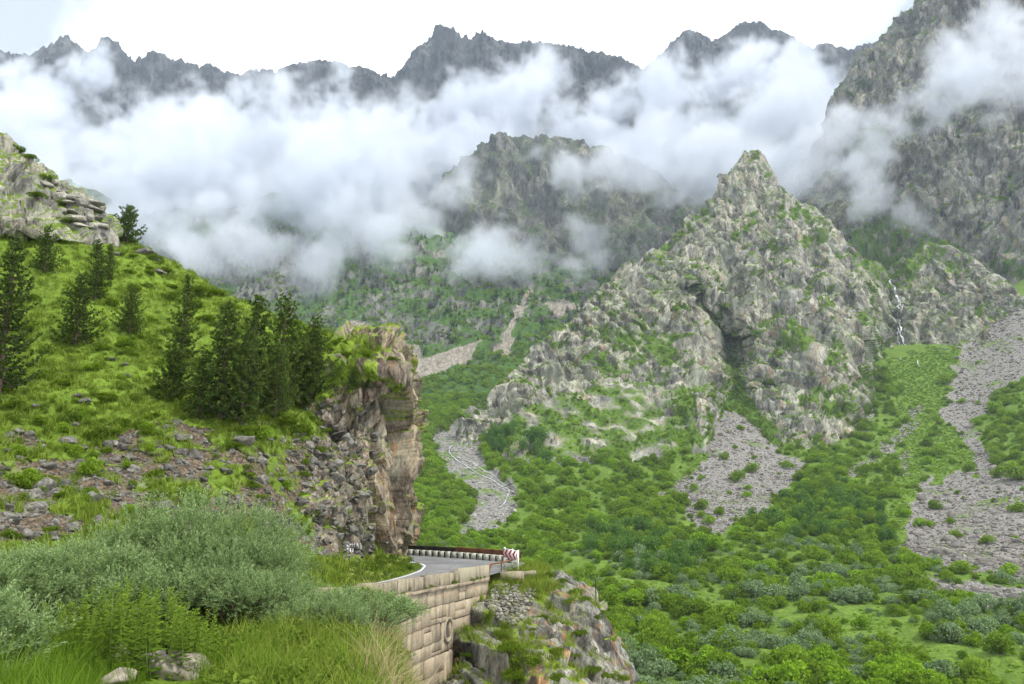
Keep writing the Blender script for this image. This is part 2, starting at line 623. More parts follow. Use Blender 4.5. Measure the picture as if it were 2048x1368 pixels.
m_left = terrain_mat('valley_side', 14, [(0.05, 0.055, 0.052), (0.12, 0.12, 0.11), (0.24, 0.235, 0.205)], [(0.03, 0.07, 0.016), (0.06, 0.12, 0.024), (0.11, 0.19, 0.035)],
                     [(0.15, 0.135, 0.11), (0.235, 0.212, 0.172), (0.33, 0.3, 0.245)], lichen=(0.2, 0.21, 0.17))
mesh_grid('mountain_slope', S, m_left, (vg, scree * 1.0, vg * 0 + .5), flat=True)
S_left, scree_left = S, scree

# ---- tall cliffs at the right edge
RC = [(1560, 420), (1620, 330), (1655, 250), (1668, 185), (1690, 150), (1715, 112), (1750, 104), (1783, 62), (1798, 38), (1830, 20), (1850, -15), (1900, -70), (2000, -140), (2200, -240), (2500, -300)]
RCd = [1330, 1320, 1310, 1300, 1295, 1285, 1280, 1270, 1265, 1250, 1240, 1220, 1180, 1120, 1050]
pxs = np.linspace(1560, 2500, 480)
rows = [[(x - 40, y + 150, d + 400) for (x, y), d in zip(RC, RCd)], [(x, y, d) for (x, y), d in zip(RC, RCd)],
        [(1560, 470, 1200), (1680, 330, 1180), (1780, 260, 1130), (1900, 210, 1070), (2048, 190, 1010), (2500, 100, 900)],
        [(1560, 540, 1080), (1700, 440, 1060), (1800, 420, 1030), (1900, 470, 985), (2048, 500, 930), (2500, 450, 820)],
        [(1560, 640, 980), (1700, 560, 980), (1850, 560, 945), (2048, 580, 890), (2500, 560, 780)]]
S = loft(rows_to_ctrl(rows, pxs, (0, 1)), [8, 110, 120, 50], (-0.2, -1, 0.3))
rock_disp(S, 26, 11, 7, 3.6, rot=-0.5, zs=0.5, gully=12, a_fine=2.0, strata=3.4, sper=13, slab=6)
m_rc = terrain_mat('cliff_rock', 11, [(0.045, 0.047, 0.05), (0.135, 0.135, 0.128), (0.31, 0.305, 0.27)], [(0.035, 0.065, 0.016), (0.06, 0.11, 0.022), (0.11, 0.18, 0.03)], SCREE, rot=(0.2, -0.6, 0.1), lichen=(0.2, 0.21, 0.175), orange=(0.26, 0.22, 0.15))
vg = smooth(0.45, 0.75, nzmask(S) + 0.25 * fbm(S.G / 40, 3)) * 0.8
X, Y = S.px + edge_noise(S.G, 30) * 14, S.py + edge_noise(S.G + 50, 30) * 10
gr = inpoly(X, Y, [(1700, 460), (1760, 430), (1800, 440), (1860, 475), (1930, 490), (1900, 540), (1800, 560), (1700, 520)]) | inpoly(X, Y, [(1960, 520), (2060, 520), (2060, 560), (1990, 545)]) | inpoly(X, Y, [(1690, 300), (1760, 250), (1790, 260), (1730, 330)])
vg = np.clip(np.maximum(vg, gr * np.clip(.62 + .7 * fbm(S.G / 12 + 3, 3), 0, 1)), 0, 1)
mesh_grid('cliff_wall', S, m_rc, (vg, vg * 0, vg * 0 + .6), flat=True)
S_rc, vg_rc = S, vg

# ---- the rock peak in the middle distance
PK = [(900, 905), (945, 852), (980, 808), (1010, 762), (1060, 710), (1100, 668), (1150, 640), (1180, 600), (1205, 572), (1240, 545), (1290, 520), (1340, 482), (1400, 422), (1430, 388), (1448, 352), (1478, 322), (1488, 308), (1505, 303),
      (1524, 308), (1540, 330), (1560, 366), (1590, 398), (1640, 428), (1690, 482), (1720, 520), (1755, 545), (1775, 556), (1800, 532), (1850, 486), (1900, 492), (1950, 520), (2020, 575), (2100, 640), (2200, 700)]
PKd = np.interp([p[0] for p in PK], [900, 945, 1060, 1205, 1290, 1400, 1505, 1640, 1720, 1775, 1850, 2020, 2200], [600, 630, 690, 790, 850, 920, 960, 930, 880, 905, 900, 830, 700])
pxs = np.linspace(900, 2200, 860)
rows = [[(x, y + 120, d + 260) for (x, y), d in zip(PK, PKd)], [(x, y + 4, d + 16) for (x, y), d in zip(PK, PKd)], [(x, y, d) for (x, y), d in zip(PK, PKd)],
        [(900, 915, 592), (960, 850, 615), (1060, 745, 655), (1150, 690, 700), (1300, 590, 760), (1390, 560, 800), (1505, 480, 845), (1600, 520, 820), (1700, 580, 800), (1775, 610, 850), (1850, 580, 850), (1950, 590, 830), (2200, 740, 680)],
        [(900, 930, 585), (1000, 830, 610), (1100, 740, 650), (1200, 700, 690), (1300, 670, 715), (1400, 650, 745), (1470, 665, 775), (1500, 640, 735), (1600, 640, 720), (1700, 660, 730), (1775, 680, 800), (1850, 650, 800), (1950, 640, 800), (2200, 760, 670)],
        [(900, 950, 570), (1000, 860, 590), (1080, 810, 610), (1200, 770, 650), (1300, 765, 665), (1400, 740, 690), (1460, 740, 720), (1500, 760, 660), (1600, 760, 650), (1700, 770, 660), (1780, 720, 760), (1900, 690, 770), (2200, 790, 640)],
        [(900, 980, 545), (1000, 900, 555), (1100, 910, 535), (1200, 930, 525), (1300, 930, 525), (1400, 890, 550), (1450, 790, 670), (1520, 830, 620), (1600, 900, 575), (1700, 880, 590), (1780, 760, 720), (1900, 740, 730), (2200, 830, 610)],
        [(900, 1040, 500), (1100, 1010, 470), (1300, 1020, 470), (1500, 930, 560), (1600, 950, 540), (1700, 930, 560), (1900, 820, 660), (2200, 880, 580)]]
S = loft(rows_to_ctrl(rows, pxs, (0, 1, 2)), [8, 3, 150, 110, 80, 80, 30], (-0.1, -1, 0.5))
pp, qq = project(S.G)
green_face = inpoly(pp + 20 * fbm(S.G / 40, 2), qq + 20 * fbm(S.G / 40 + 9, 2), [(960, 870), (1080, 800), (1200, 770), (1310, 765), (1390, 760), (1400, 880), (1350, 960), (1150, 960), (1080, 920), (1000, 900)])
wgt = np.where(green_face, 0.45, 1.0) * (0.3 + 0.7 * smooth(990, 900, qq))
S.px, S.py = pp, qq.copy()
# the slanting overhang and the deep cleft below it
m1 = np.exp(-((S.px - np.interp(S.py, [560, 600, 640, 700, 780], [1395, 1412, 1455, 1478, 1476])) / 19) ** 2) * smooth(545, 600, S.py) * smooth(800, 740, S.py)
S.G = S.G + np.array([0.15, 1, -0.1]) * (m1 * 32)[..., None]
ly = np.interp(S.px, [1350, 1385, 1420, 1455, 1480, 1500], [560, 578, 610, 648, 668, 676])
ab = ly - S.py
m2 = np.where(ab > 0, smooth(95, 0, ab), smooth(-5, 0, ab)) * smooth(1352, 1400, S.px) * smooth(1500, 1478, S.px)
S.G = S.G + np.array([-0.25, -1, -0.12]) * (m2 * 34)[..., None]
for (xa, ya, xb, yb, amp_, wd) in ((1488, 330, 1500, 640, 14, 22), (1560, 380, 1600, 760, 15, 26), (1640, 450, 1690, 760, 14, 22), (1330, 500, 1390, 570, 10, 18), (1240, 560, 1290, 660, 9, 20), (1505, 640, 1500, 790, 16, 20), (1700, 540, 1735, 700, 12, 18), (1150, 660, 1130, 740, 8, 22), (1060, 730, 1040, 830, 8, 22), (1830, 560, 1850, 690, 10, 20), (1910, 540, 1930, 680, 10, 20)):
    tt = np.clip((S.py - ya) / (yb - ya), 0, 1)
    cx_ = xa + (xb - xa) * tt + 16 * fbm(S.G / 45 + xa, 3)
    gx_ = (S.px - cx_) / wd
    S.G = S.G + np.array([0.1, -1, 0]) * (.9 * amp_ * np.exp(-gx_ ** 2) * smooth(-20, 40, S.py - ya) * smooth(-20, 40, yb - S.py))[..., None]
m3 = np.exp(-((S.px - 1782 - (S.py - 560) * 0.09) / 13) ** 2) * smooth(540, 560, S.py) * smooth(720, 690, S.py)
S.G = S.G + np.array([0, 1, -0.1]) * (m3 * 10)[..., None]
finish(S)
ri = np.arange(S.G.shape[0])[:, None]
wgt = wgt * (0.3 + .7 * smooth(10, 45, ri)) * (0.04 + .96 * smooth(0, 55, S.G.shape[0] - 1 - ri))
wgt = wgt * (1 - .3 * np.clip(m1 * 1.3, 0, 1))
rock_disp(S, 16, 6.5, 4.6, 3.0, rot=0.42, zs=0.27, gully=7, weight=wgt, a_fine=1.5, strata=0.4, sper=7, slab=3.5)
S.G[..., 2] -= 45 * smooth(24, 0, S.G.shape[0] - 1 - ri)
finish(S)
en = edge_noise(S.G, 26) * 13
X, Y = S.px + en, S.py + edge_noise(S.G + 70, 26) * 10
vn = nzmask(S) + 0.30 * fbm(S.G / 28, 4)
led = fbm(np.stack([S.G[..., 0] * .8 + S.G[..., 2] * .55, S.G[..., 1] * .15, S.G[..., 2] * 1.6 - S.G[..., 0] * 1.2], -1) / 30, 4, .6)
vg = np.clip(smooth(0.55, 0.88, vn) + 0.7 * smooth(0.30, 0.62, led), 0, 1)
green = inpoly(X, Y, [(960, 870), (1080, 800), (1200, 770), (1310, 765), (1390, 760), (1400, 880), (1350, 960), (1150, 960), (1080, 920), (1000, 900)])
vg = np.where(green, np.clip(0.60 + 0.9 * fbm(S.G / 22, 3), 0.0, 1), vg)
band = inpoly(X, Y, [(1070, 650), (1150, 650), (1270, 660), (1390, 670), (1330, 690), (1270, 705), (1180, 670)]) | inpoly(X, Y, [(1190, 740), (1270, 705), (1330, 690), (1300, 720), (1230, 760)]) | \
    inpoly(X, Y, [(1455, 680), (1480, 690), (1480, 760), (1440, 780), (1450, 730)]) | inpoly(X, Y, [(1410, 410), (1420, 420), (1370, 480), (1290, 530), (1280, 522), (1340, 475)]) | \
    inpoly(X, Y, [(1530, 430), (1600, 415), (1660, 450), (1590, 440)]) | inpoly(X, Y, [(1590, 480), (1640, 450), (1660, 460), (1620, 490)]) | inpoly(X, Y, [(1500, 660), (1560, 610), (1570, 615), (1520, 670)]) | \
    inpoly(X, Y, [(1560, 640), (1640, 660), (1620, 700), (1560, 690)]) | inpoly(X, Y, [(1660, 680), (1690, 700), (1690, 750), (1665, 730)]) | inpoly(X, Y, [(1690, 500), (1740, 510), (1790, 550), (1790, 590), (1740, 550)]) | \
    inpoly(X, Y, [(1800, 500), (1860, 480), (1900, 500), (1850, 530), (1820, 560), (1795, 540)]) | inpoly(X, Y, [(1590, 790), (1700, 770), (1720, 830), (1650, 830), (1600, 810)])
vg = np.maximum(vg, band * np.clip(.62 + .7 * fbm(S.G / 9 + 3, 3), 0, 1))
low = inpoly(X, Y, [(1100, 960), (1400, 930), (1470, 760), (1500, 800), (1560, 880), (1700, 900), (1790, 720), (1900, 700), (2300, 760), (2300, 1100), (900, 1100), (900, 960)])
knob = inpoly(X, Y, [(1540, 840), (1570, 800), (1640, 770), (1690, 810), (1710, 850), (1690, 880), (1620, 905), (1560, 890)])
vg = np.where(low & ~knob, 0.95, vg)
vg = np.clip(vg, 0, 1)
lush = np.clip(0.35 + 0.5 * fbm(S.G / 30, 2) + 0.4 * (S.px > 1750), 0, 1)
scree = inpoly(X, Y, [(1430, 770), (1460, 790), (1440, 850), (1410, 840)]) * 1.0
m_pk = terrain_mat('peak_rock', 8.5, ROCK, VEG, SCREE, rot=(0.3, 0.8, 0.2), orange=(0.33, 0.25, 0.17), contrast=0.6, lichen=(0.27, 0.29, 0.215))
mesh_grid('mountain_peak', S, m_pk, (vg, scree, lush), flat=True)
S_pk, vg_pk = S, vg

# ---- valley ground
pxs = np.linspace(600, 2600, 640)
rows = [[(600, 690, 1200), (850, 730, 1020), (960, 800, 800), (1100, 880, 620), (1300, 880, 600), (1440, 740, 740), (1500, 740, 730), (1570, 800, 690), (1700, 790, 690), (1780, 690, 775), (1900, 690, 760), (2048, 560, 880), (2600, 420, 900)],
        [(600, 830, 720), (850, 850, 650), (960, 885, 585), (1100, 935, 520), (1300, 945, 510), (1440, 860, 590), (1570, 920, 550), (1700, 900, 565), (1900, 880, 570), (2048, 830, 560), (2600, 700, 600)],
        [(600, 960, 520), (850, 960, 460), (960, 965, 460), (1100, 1000, 430), (1300, 1010, 430), (1500, 990, 440), (1700, 1000, 425), (1900, 990, 420), (2048, 960, 420), (2600, 880, 430)],
        [(600, 1060, 380), (850, 1080, 340), (1000, 1100, 330), (1300, 1100, 330), (1700, 1100, 325), (2048, 1090, 310), (2600, 1060, 310)],
        [(600, 1170, 250), (1000, 1190, 240), (1300, 1180, 245), (1700, 1190, 240), (2048, 1180, 240), (2600, 1180, 230)],
        [(600, 1300, 165), (1000, 1290, 172), (1300, 1280, 178), (1700, 1290, 172), (2048, 1280, 175), (2600, 1290, 165)],
        [(600, 1420, 125), (1300, 1410, 128), (1700, 1400, 130), (2048, 1400, 130), (2600, 1410, 125)],
        [(600, 1800, 68), (1300, 1790, 70), (2048, 1780, 72), (2600, 1790, 70)]]
S = loft(rows_to_ctrl(rows, pxs), [90, 80, 70, 70, 60, 40, 24], (0, 0, 1))
pp, qq = project(S.G)
X0, Y0 = pp, qq
BED = [(1000, 785), (960, 810), (908, 832), (858, 872), (866, 908), (914, 960), (946, 992), (928, 1030), (896, 1068), (935, 1076), (985, 1052), (1026, 1032), (1038, 985), (1002, 946), (966, 912), (960, 882), (995, 852), (1028, 800)]
en = edge_noise(S.G, 20)
X, Y = pp + en * 16, qq + edge_noise(S.G + 40, 20) * 11
bed = inpoly(X, Y, BED)
bedw = inpoly(X0, Y0, BED)
fan = inpoly(X, Y, [(1432, 840), (1470, 810), (1500, 815), (1540, 850), (1560, 900), (1612, 935), (1570, 985), (1490, 1040), (1440, 1068), (1385, 1050), (1370, 1010), (1300, 1000), (1345, 965), (1400, 930)])
fan2 = inpoly(X, Y, [(1985, 640), (2080, 560), (2600, 400), (2600, 1180), (2060, 1170), (1960, 1150), (1850, 1130), (1795, 1105), (1815, 1040), (1845, 960), (1905, 915), (1870, 870), (1905, 760), (1925, 690)])
hole = inpoly(X, Y, [(1985, 800), (2060, 740), (2600, 720), (2600, 930), (2040, 960), (1990, 920), (1950, 860)])
strip = inpoly(X, Y, [(1880, 830), (1930, 880), (1960, 930), (1960, 960), (1920, 940), (1870, 970), (1860, 940)])
fan2 = fan2 & ~hole & ~strip
fan3 = inpoly(X, Y, [(1840, 1165), (1930, 1170), (2060, 1185), (2600, 1200), (2600, 1250), (2060, 1225), (1960, 1215), (1850, 1190)])
fan4 = inpoly(X, Y, [(1235, 1170), (1300, 1180), (1390, 1195), (1410, 1210), (1330, 1205), (1240, 1190)])
bank = inpoly(X, Y, [(870, 880), (900, 835), (960, 800), (1010, 770), (1020, 790), (960, 830), (910, 850)])
streak = inpoly(X, Y, [(1790, 870), (1830, 810), (1845, 815), (1820, 870), (1690, 960), (1685, 950)]) | inpoly(X, Y, [(1805, 900), (1818, 900), (1812, 960), (1800, 960)]) | inpoly(X, Y, [(1700, 860), (1740, 810), (1750, 815), (1720, 870)])
scree = (bed | fan | fan2 | fan3 | fan4 | bank | streak).astype(float)
meadow = inpoly(X, Y, [(1760, 720), (1900, 690), (1920, 690), (1900, 760), (1860, 880), (1840, 960), (1800, 1050), (1790, 1100), (1770, 1050), (1800, 950), (1780, 880), (1740, 930), (1690, 960), (1780, 850), (1800, 790), (1770, 750)]) | \
    inpoly(X, Y, [(1400, 790), (1440, 770), (1470, 800), (1430, 845), (1415, 900), (1380, 960), (1330, 975), (1390, 900)]) | \
    inpoly(X, Y, [(1080, 1140), (1200, 1150), (1320, 1165), (1430, 1190), (1520, 1225), (1620, 1235), (1700, 1215), (1760, 1215), (1780, 1240), (1900, 1250), (2050, 1260), (2050, 1290), (1900, 1275), (1780, 1265), (1900, 1310), (2050, 1340), (2050, 1368), (1880, 1340), (1750, 1290), (1600, 1255), (1500, 1245), (1390, 1210), (1200, 1170)]) | strip
shape = 1 - 0.8 * scree - 0.5 * meadow
S.G[..., 2] += (fbm(S.G / 45, 3) * 3.0 + fbm(S.G / 9, 3) * 0.8) * (0.35 + 0.65 * shape) * smooth(0, 8, np.abs(S.G[..., 1] - 60) * .3)
S.G[..., 2] -= bedw * 3.0
finish(S)
vg = np.clip(0.95 - scree + (0.1 + 0.75 * fbm(S.G / 24, 4)) * scree, 0, 1)
vg = np.where(bed, np.clip(0.28 + 0.9 * fbm(S.G / 18 + 3, 3), 0, 0.75), vg)
lush = np.clip(np.where(meadow, .42, 0.3) + .9 * fbm(S.G / 9, 4), 0, 1)
m_val = terrain_mat('valley_ground', 2.6, [(0.10, 0.10, 0.095), (0.2, 0.19, 0.17), (0.36, 0.34, 0.3)], [(0.06, 0.105, 0.018), (0.115, 0.185, 0.028), (0.18, 0.265, 0.045)],
                    [(0.09, 0.086, 0.08), (0.185, 0.176, 0.163), (0.31, 0.297, 0.275)], contrast=0.6)
mesh_grid('valley_ground', S, m_val, (vg, scree, lush))
S_val = S
VAL = dict(scree=scree > .5, bed=bed, meadow=meadow, fan=fan | fan2 | fan3 | fan4 | streak)
# ------------------------------------------------------------------ clouds (real volumes on a voxel grid)
def cloud_mat(name, dens):
    m = bpy.data.materials.new(name)
    m.use_nodes = True
    t = m.node_tree
    t.nodes.clear()
    out = t.nodes.new('ShaderNodeOutputMaterial')
    v = t.nodes.new('ShaderNodeVolumePrincipled')
    v.inputs['Color'].default_value = (0.82, 0.852, 0.91, 1)
    v.inputs['Density'].default_value = dens
    v.inputs['Anisotropy'].default_value = 0.15
    t.links.new(v.outputs[0], out.inputs['Volume'])
    return m


def make_cloud(name, label, puffs, lo, hi, voxel, mat, nscale, seed, amp=4.8, bias=0.11, gain=2.6):
    ng = bpy.data.node_groups.new(name, 'GeometryNodeTree')
    ng.interface.new_socket('Geometry', in_out='INPUT', socket_type='NodeSocketGeometry')
    ng.interface.new_socket('Geometry', in_out='OUTPUT', socket_type='NodeSocketGeometry')
    N, L = ng.nodes, ng.links
    go = N.new('NodeGroupOutput')
    pos = N.new('GeometryNodeInputPosition').outputs[0]
    nz = N.new('ShaderNodeTexNoise')
    nz.inputs['Scale'].default_value = 1.0 / nscale
    nz.inputs['Detail'].default_value = 8
    nz.inputs['Roughness'].default_value = 0.70
    nz.inputs['Distortion'].default_value = 0.35
    off = N.new('ShaderNodeVectorMath')
    off.operation = 'ADD'
    off.inputs[1].default_value = (seed * 1000.0, 0, 0)
    L.new(pos, off.inputs[0])
    L.new(off.outputs[0], nz.inputs['Vector'])
    cur = None
    for (px, py, d, rp) in puffs:
        c = P(px, py, d)
        r = rp * d / F
        dn = N.new('ShaderNodeVectorMath')
        dn.operation = 'DISTANCE'
        dn.inputs[1].default_value = tuple(c)
        L.new(pos, dn.inputs[0])
        k = N.new('ShaderNodeMath')
        k.operation = 'MULTIPLY_ADD'
        k.inputs[1].default_value = -1.0 / r
        k.inputs[2].default_value = 1.0
        L.new(dn.outputs['Value'], k.inputs[0])
        if cur is None:
            cur = k.outputs[0]
        else:
            mx = N.new('ShaderNodeMath')
            mx.operation = 'SMOOTH_MAX'
            mx.inputs[2].default_value = 0.25
            L.new(cur, mx.inputs[0])
            L.new(k.outputs[0], mx.inputs[1])
            cur = mx.outputs[0]
    a = N.new('ShaderNodeMath')
    a.operation = 'MULTIPLY_ADD'
    a.inputs[1].default_value = amp
    a.inputs[2].default_value = -0.5 * amp - bias
    L.new(nz.outputs['Fac'], a.inputs[0])
    nz2 = N.new('ShaderNodeTexNoise')
    nz2.inputs['Scale'].default_value = 3.4 / nscale
    nz2.inputs['Detail'].default_value = 3
    nz2.inputs['Distortion'].default_value = 0.8
    L.new(off.outputs[0], nz2.inputs['Vector'])
    a2 = N.new('ShaderNodeMath')
    a2.operation = 'MULTIPLY_ADD'
    a2.inputs[1].default_value = 1.9
    a2.inputs[2].default_value = -0.95
    L.new(nz2.outputs['Fac'], a2.inputs[0])
    a3 = N.new('ShaderNodeMath')
    a3.operation = 'ADD'
    L.new(a.outputs[0], a3.inputs[0])
    L.new(a2.outputs[0], a3.inputs[1])
    b = N.new('ShaderNodeMath')
    b.operation = 'ADD'
    L.new(a3.outputs[0], b.inputs[0])
    mc = N.new('ShaderNodeClamp')
    mc.inputs[1].default_value = -1.0
    mc.inputs[2].default_value = 0.6
    L.new(cur, mc.inputs[0])
    L.new(mc.outputs[0], b.inputs[1])
    g = N.new('ShaderNodeMath')
    g.operation = 'MULTIPLY'
    g.use_clamp = True
    g.inputs[1].default_value = gain
    L.new(b.outputs[0], g.inputs[0])
    vc = N.new('GeometryNodeVolumeCube')
    L.new(g.outputs[0], vc.inputs['Density'])
    vc.inputs['Min'].default_value = lo
    vc.inputs['Max'].default_value = hi
    for ax, i in (('X', 0), ('Y', 1), ('Z', 2)):
        vc.inputs['Resolution ' + ax].default_value = max(4, int((hi[i] - lo[i]) / voxel))
    sm = N.new('GeometryNodeSetMaterial')
    sm.inputs['Material'].default_value = mat
    L.new(vc.outputs[0], sm.inputs['Geometry'])
    L.new(sm.outputs[0], go.inputs[0])
    vol = bpy.data.volumes.new(name)
    vol.materials.append(mat)
    vol.render.step_size = 0
    o = bpy.data.objects.new(name, vol)
    COL.objects.link(o)
    md = o.modifiers.new('cloud', 'NODES')
    md.node_group = ng
    o['kind'] = 'stuff'
    o['label'] = label
    o['category'] = 'cloud'
    return o


MAIN = []
for i, x in enumerate(range(-150, 1700, 85)):
    MAIN.append((x, 312 + 22 * math.sin(i * 1.7), 2030 + 60 * math.sin(i * 2.3), 108))
MAIN += [(40, 205, 2000, 80), (120, 205, 2000, 65), (175, 140, 2000, 55), (250, 250, 1980, 80), (490, 190, 1980, 60), (470, 260, 1980, 70), (700, 270, 1990, 70), (930, 210, 2050, 70), (1090, 150, 2150, 60), (1000, 190, 2100, 60),
         (1240, 200, 2000, 70), (1340, 185, 1950, 85), (1430, 160, 1950, 75), (1500, 130, 2000, 60), (1600, 190, 1900, 95), (1560, 250, 1700, 120),
         (120, 350, 1600, 130), (250, 400, 1500, 130), (380, 370, 1500, 130), (500, 410, 1450, 120), (620, 400, 1450, 135), (740, 390, 1450, 120), (820, 450, 1400, 95), (690, 490, 1330, 90), (590, 500, 1350, 70), (890, 490, 1350, 75),
         (960, 520, 1300, 75), (1060, 520, 1280, 70), (1140, 530, 1260, 70), (900, 390, 1550, 60), (985, 340, 1600, 34), (1130, 330, 1600, 50), (1200, 330, 1550, 70), (1300, 330, 1450, 95), (1400, 310, 1400, 105),
         (1480, 300, 1350, 90), (1580, 330, 1250, 80), (1650, 370, 1180, 70), (1690, 420, 1120, 42), (930, 335, 1600, 52), (1050, 305, 1620, 48), (1190, 395, 1450, 48), (1100, 548, 1270, 50), (1195, 525, 1290, 42), (1170, 480, 1320, 40), (1140, 445, 1340, 36),
         (100, 450, 1500, 130), (230, 480, 1420, 110), (340, 480, 1400, 95), (450, 500, 1350, 90), (540, 520, 1330, 80), (640, 530, 1300, 75), (760, 480, 1330, 100), (20, 300, 1800, 120), (800, 330, 1600, 110), (560, 320, 1700, 130), (420, 310, 1750, 130)]
make_cloud('cloud_bank', 'broad white cloud bank hanging across the valley below the far ridge', MAIN, (-1900, 1050, 230), (1100, 2350, 1350), 8.5, cloud_mat('cloud_vapour', 0.017), 210, 1)
RIGHT = [(1700, 340, 1030, 60), (1750, 290, 1030, 55), (1800, 240, 1010, 55), (1870, 190, 990, 70), (1950, 150, 960, 85), (2040, 150, 930, 95), (2130, 150, 900, 100), (1900, 110, 1000, 45), (2000, 60, 960, 60), (1830, 430, 950, 40), (1730, 400, 1000, 45), (1680, 250, 1080, 45)]
make_cloud('cloud_wisp', 'thin torn cloud drifting across the right hand cliff', RIGHT, (330, 780, 270), (860, 1200, 640), 5, cloud_mat('wisp_vapour', 0.022), 120, 4, amp=4.8, bias=0.03, gain=2.0)

# ------------------------------------------------------------------ haze: even, thin, pale air
hb = bpy.data.meshes.new('haze')
hv = np.array([(x, y, z) for x in (-3200, 4200) for y in (-60, 3600) for z in (-60, 1800)], float)
set_mesh(hb, hv, np.array([(0, 1, 3, 2), (4, 6, 7, 5), (0, 4, 5, 1), (2, 3, 7, 6), (0, 2, 6, 4), (1, 5, 7, 3)]))
hm = bpy.data.materials.new('haze_air')
hm.use_nodes = True
ht = hm.node_tree
ht.nodes.clear()
hp = ht.nodes.new('ShaderNodeVolumePrincipled')
hp.inputs['Color'].default_value = (0.74, 0.86, 1.0, 1)
hp.inputs['Density'].default_value = 0.00006
ho = ht.nodes.new('ShaderNodeOutputMaterial')
ht.links.new(hp.outputs[0], ho.inputs['Volume'])
hb.materials.append(hm)
new_obj('haze', hb, kind='stuff')
# ------------------------------------------------------------------ near terrain: hillside, cliff, road bench, crag, foreground bank
from mathutils.bvhtree import BVHTree


def bvh_of(S):
    nv, nu = S.G.shape[:2]
    idx = np.arange(nv * nu).reshape(nv, nu)
    q = np.stack([idx[:-1, :-1], idx[:-1, 1:], idx[1:, 1:], idx[1:, :-1]], -1).reshape(-1, 4)
    return BVHTree.FromPolygons(S.G.reshape(-1, 3).tolist(), q.tolist())


def hit(trees, px, py):
    """first terrain point seen at the photo pixel; returns point, normal"""
    dvec = Vector(P(px, py, 1.0)).normalized()
    best = None
    for t in trees:
        r = t.ray_cast(Vector((0, 0, 0)), dvec)
        if r[0] is not None and (best is None or r[3] < best[2]):
            n = r[1] if r[1].dot(dvec) < 0 else -r[1]
            best = (r[0], n, r[3])
    return best


def drop(trees, x, y, top=60):
    best = None
    for t in trees:
        r = t.ray_cast(Vector((x, y, top)), Vector((0, 0, -1)))
        if r[0] is not None and (best is None or r[0].z > best[0].z):
            best = (r[0], r[1] if r[1].z > 0 else -r[1])
    return best


ZR_Y = [-20, 8, 16, 25, 34, 42.5, 50, 55, 62, 74, 90, 130]
ZR_Z = [-3.0, -3.4, -3.7, -4.3, -5.0, -5.75, -6.25, -6.45, -6.5, -6.8, -7.5, -9.5]


def zroad(y):
    return herm(np.asarray(y, float), ZR_Y, ZR_Z)


INNER = np.array([(-27, -6), (-24, 4), (-18, 16), (-14.5, 25), (-12, 33), (-10.5, 40), (-8.9, 47), (-7.6, 53.8), (-6.9, 58), (-6.9, 60.5), (-7.4, 62.6), (-8.4, 64), (-11, 65.8), (-16, 68.5), (-26, 76)], float)
OUTER = np.array([(-21, -6), (-18, 4), (-12.5, 15), (-9, 23), (-6.55, 33), (-5.45, 41), (-3.95, 47.5), (-1.95, 54), (0.1, 59.5), (1.0, 63.5), (-0.2, 66.3), (-5.4, 71.4), (-11, 75.4), (-16, 78), (-25, 85)], float)


def dense(poly, k=8):
    t = np.arange(len(poly))
    tt = np.linspace(0, len(poly) - 1, (len(poly) - 1) * k + 1)
    return np.stack([herm(tt, t, poly[:, i]) for i in range(poly.shape[1])], -1)


IN_D, OUT_D = dense(INNER), dense(OUTER)

# road surface
NR = 14
u = np.linspace(0, 1, NR)[None, :, None]
xy = IN_D[:, None, :] * (1 - u) + OUT_D[:, None, :] * u
zz = (zroad(IN_D[:, 1])[:, None] * (1 - u[..., 0]) + zroad(OUT_D[:, 1])[:, None] * u[..., 0])
zz = zz + 0.05 * (1 - (2 * u[..., 0] - 1) ** 2)
S = Sheet()
S.G = np.concatenate([xy, zz[..., None]], -1)
S.flip = grid_normals(S.G)[..., 2].mean() < 0
S.G[..., 2] += 0.012 * fbm(S.G / 1.5, 3)
finish(S)
t = NT('asphalt')
a1 = t.noise(0.35, 5, 0.6)
a2 = t.noise(40, 3, 0.6)
c = t.ramp(a1, [(0.35, (0.135, 0.138, 0.14)), (0.65, (0.215, 0.215, 0.212))])
c = t.mix(0.4, c, t.ramp(a2, [(0.35, (0.6, 0.6, 0.6)), (0.65, (1.2, 1.2, 1.2))]), 'MULTIPLY')
crk = t.voro(0.5, 'DISTANCE_TO_EDGE', t.mix(0.12, t.co(), t.voro(1.5, 'F1', None, 'Position')), 'Distance')
c = t.mix(t.math('LESS_THAN', crk, 0.012), c, (0.09, 0.09, 0.09))
t.principled(c, 0.85, t.bump(a2, 0.4, 0.02), 0.3)
S_road = S
mesh_grid('road', S, t.m)


def ribbon(name, line, w, dz, mat, parent=None):
    """thin painted line along a polyline on the road"""
    tn = np.gradient(line, axis=0)
    tn /= np.linalg.norm(tn, axis=1)[:, None]
    nr = np.stack([-tn[:, 1], tn[:, 0]], -1)
    L, Rr = line + nr * w / 2, line - nr * w / 2
    rt = bvh_of(S_road)
    V = []
    for p in np.concatenate([L, Rr]):
        r = rt.ray_cast(Vector((p[0], p[1], 20)), Vector((0, 0, -1)))
        V.append((p[0], p[1], (r[0].z if r[0] else float(zroad(p[1]))) + dz))
    n = len(line)
    i = np.arange(n - 1)
    q = np.stack([i, i + 1, i + 1 + n, i + n], -1)
    me = bpy.data.meshes.new(name)
    set_mesh(me, V, q)
    me.materials.append(mat)
    return new_obj(name, me, parent, kind='structure')


